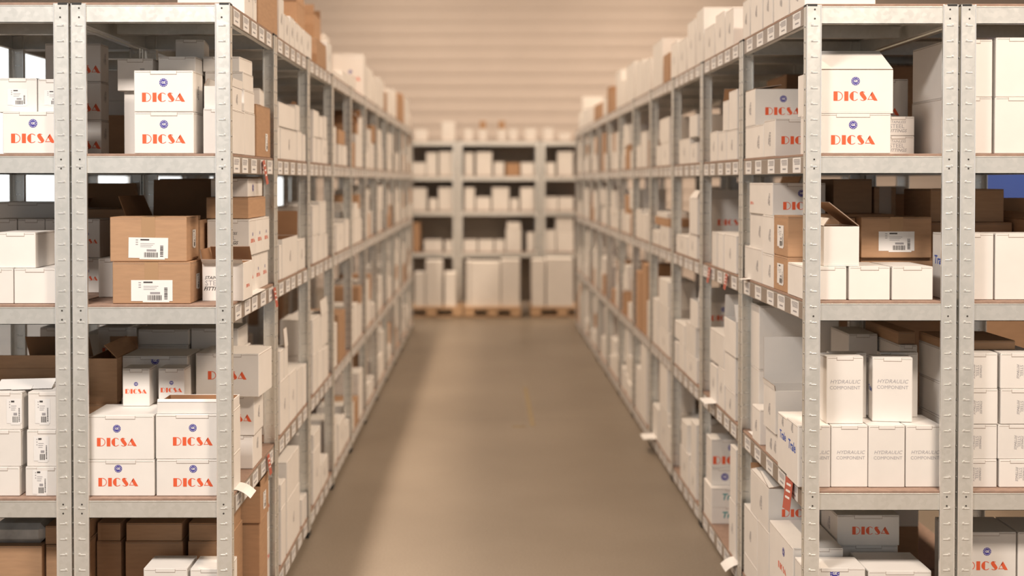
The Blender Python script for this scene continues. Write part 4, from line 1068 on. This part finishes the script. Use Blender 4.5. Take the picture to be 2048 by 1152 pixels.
def slip(x, y, z, side, L, label, wd=.10, curl=1.0):
    b = MB(); n = 8; pts = []
    for i in range(n + 1):
        u = i / n; pts.append((side * (u * L), -curl * .5 * L * u * u))
    top = []; 
    for (px_, pz) in pts: top += [(px_, -wd / 2, pz), (px_, wd / 2, pz)]
    bot = [(a, c, z_ - .0008) for a, c, z_ in top]
    fs = []; m = len(top)
    for i in range(n):
        q = (2 * i, 2 * i + 1, 2 * i + 3, 2 * i + 2)
        fs.append(q[::-1] if side > 0 else q); fs.append(tuple(m + j for j in (q if side > 0 else q[::-1])))
    fs += [(0, m, m + 1, 1), (2 * n, 2 * n + 1, m + 2 * n + 1, m + 2 * n)]
    b.add(top + bot, fs, 'paper')
    o = b.build('paper_slip', None, (x, y, z)); return tag(o, label, 'paper')
slip(-WL - .02, 4.42, HL[4] + .0125, 1, .065, 'curled white paper slip hanging off the lower left shelf', wd=.11)
slip(-WL - .04, 4.72, HL[3] + .0125, 1, .05, 'white paper slip lying on the middle left shelf edge', wd=.3, curl=.1)
slip(WR + .02, 6.0, HR[4] + .0125, -1, .07, 'white paper slip sticking out over the aisle, lower right shelf', wd=.16, curl=.1)
slip(WR + .02, 5.20, HR[3] + .0125, -1, .05, 'white paper slip at the right post, middle shelf', wd=.06, curl=.1)
slip(WR + .02, 5.20, HR[4] + .0125, 1, .10, 'white paper slip lying on the lower right shelf board', wd=.12, curl=.0)
slip(WR + .02, 5.46, HR[5] + .0125, -1, .07, 'curled white paper slip drooping off the bottom right shelf', wd=.12, curl=1.0)
slip(WR + .02, 8.1, HR[5] + .02, -1, .10, 'distant white paper slip sticking out near the floor, right row', wd=.18, curl=.1)

# ----- beyond the right racks
root = empty('storage_cabinet', (4.24, 8.2, 0))
b = MB(); b.box(-.8, .8, 0, .5, 0, 2.6, 'bluepaint', .01); b.build('body', root)
for i in (-1, 1):
    b = MB(); b.box(min(i * .005, i * .78), max(i * .005, i * .78), -.02, -.001, .08, 2.55, 'bluepaint', .004); dd = b.build('door', root)
    b = MB(); b.box(min(i * .04, i * .06), max(i * .04, i * .06), -.05, -.02, 1.2, 1.35, 'steel', .003); b.build('handle', dd)
a = make_carton(2.9, 4.0, 7.4, .7, -.0005, .75, 'k', 'large brown carton standing on the floor beyond the right racks')
make_carton(2.92, 4.0, 7.42, .66, a.top + .001, .68, 'k', 'large brown carton stacked before the blue cabinet')
tag(root, 'tall blue painted cabinet seen through the far right shelves', 'cabinet')

b = MB(); b.box(.335, .375, 8.9, 10.6, 0.0002, .0008, 'yellow')
b.box(.20, .30, 8.86, 8.92, 0.0002, .0008, 'yellow')
o = b.build('trim_1'); o['kind'] = 'structure'
for (xx, yy, ww, dd, lv, hh, lb) in ((1.78, 5.55, .46, .6, 4, .60, 'wide tall brown carton in the second outer right bay, lower shelf'),
                                 (1.78, 6.55, .46, .6, 4, .60, 'wide tall brown carton in the third outer right bay, lower shelf'),
                                 (1.76, 5.50, .47, .7, 2, .44, 'wide brown carton in the second outer right bay, upper shelf'),
                                 (1.77, 6.50, .47, .7, 2, .44, 'wide brown carton in the third outer right bay, upper shelf'),
                                 (1.22, 5.72, .42, .4, 2, .30, 'brown carton deep in the second right bay, upper shelf')):
    if xx > 1.5 or lv == 2:
        pass
    make_carton(xx, xx + ww, yy, dd, HR[lv] + BT, hh, 'k', lb) if xx > 1.5 else make_carton(1.46, 1.69, yy, dd, HR[lv] + BT, .42, 'k', lb)
for (lv, hh, lb) in ((2, .40, 'dark brown carton at the back of the first right bay, upper shelf'),):
    make_carton(1.46, 1.60, 5.05, .2, HR[lv] + BT, hh, 'k', lb)

# count the cartons of each run from the near end (or from the left) and put the number into the label
runs = {}
for k_, c_, o_ in order: runs.setdefault(k_, []).append((c_, o_.name, o_))
for k_, v_ in runs.items():
    for i_, (_, _, o_) in enumerate(sorted(v_, key=lambda t: (t[0], t[1]))):
        nth = ORD[i_] if i_ < 12 else ('thirteenth', 'fourteenth', 'fifteenth')[i_ - 12]
        o_['label'] = o_['label'].replace('@', nth)
all_labels = [o_['label'] for o_ in sc.objects if o_.parent is None and 'label' in o_]
# every carton label tells one carton apart
seen_ = {}
for l in all_labels: seen_[l] = seen_.get(l, 0) + 1
print('CARTONS', len(all_labels), 'dups', [l for l, n in seen_.items() if n > 1], 'long', [l for l in all_labels if len(l.replace(',', '').split()) > 16])
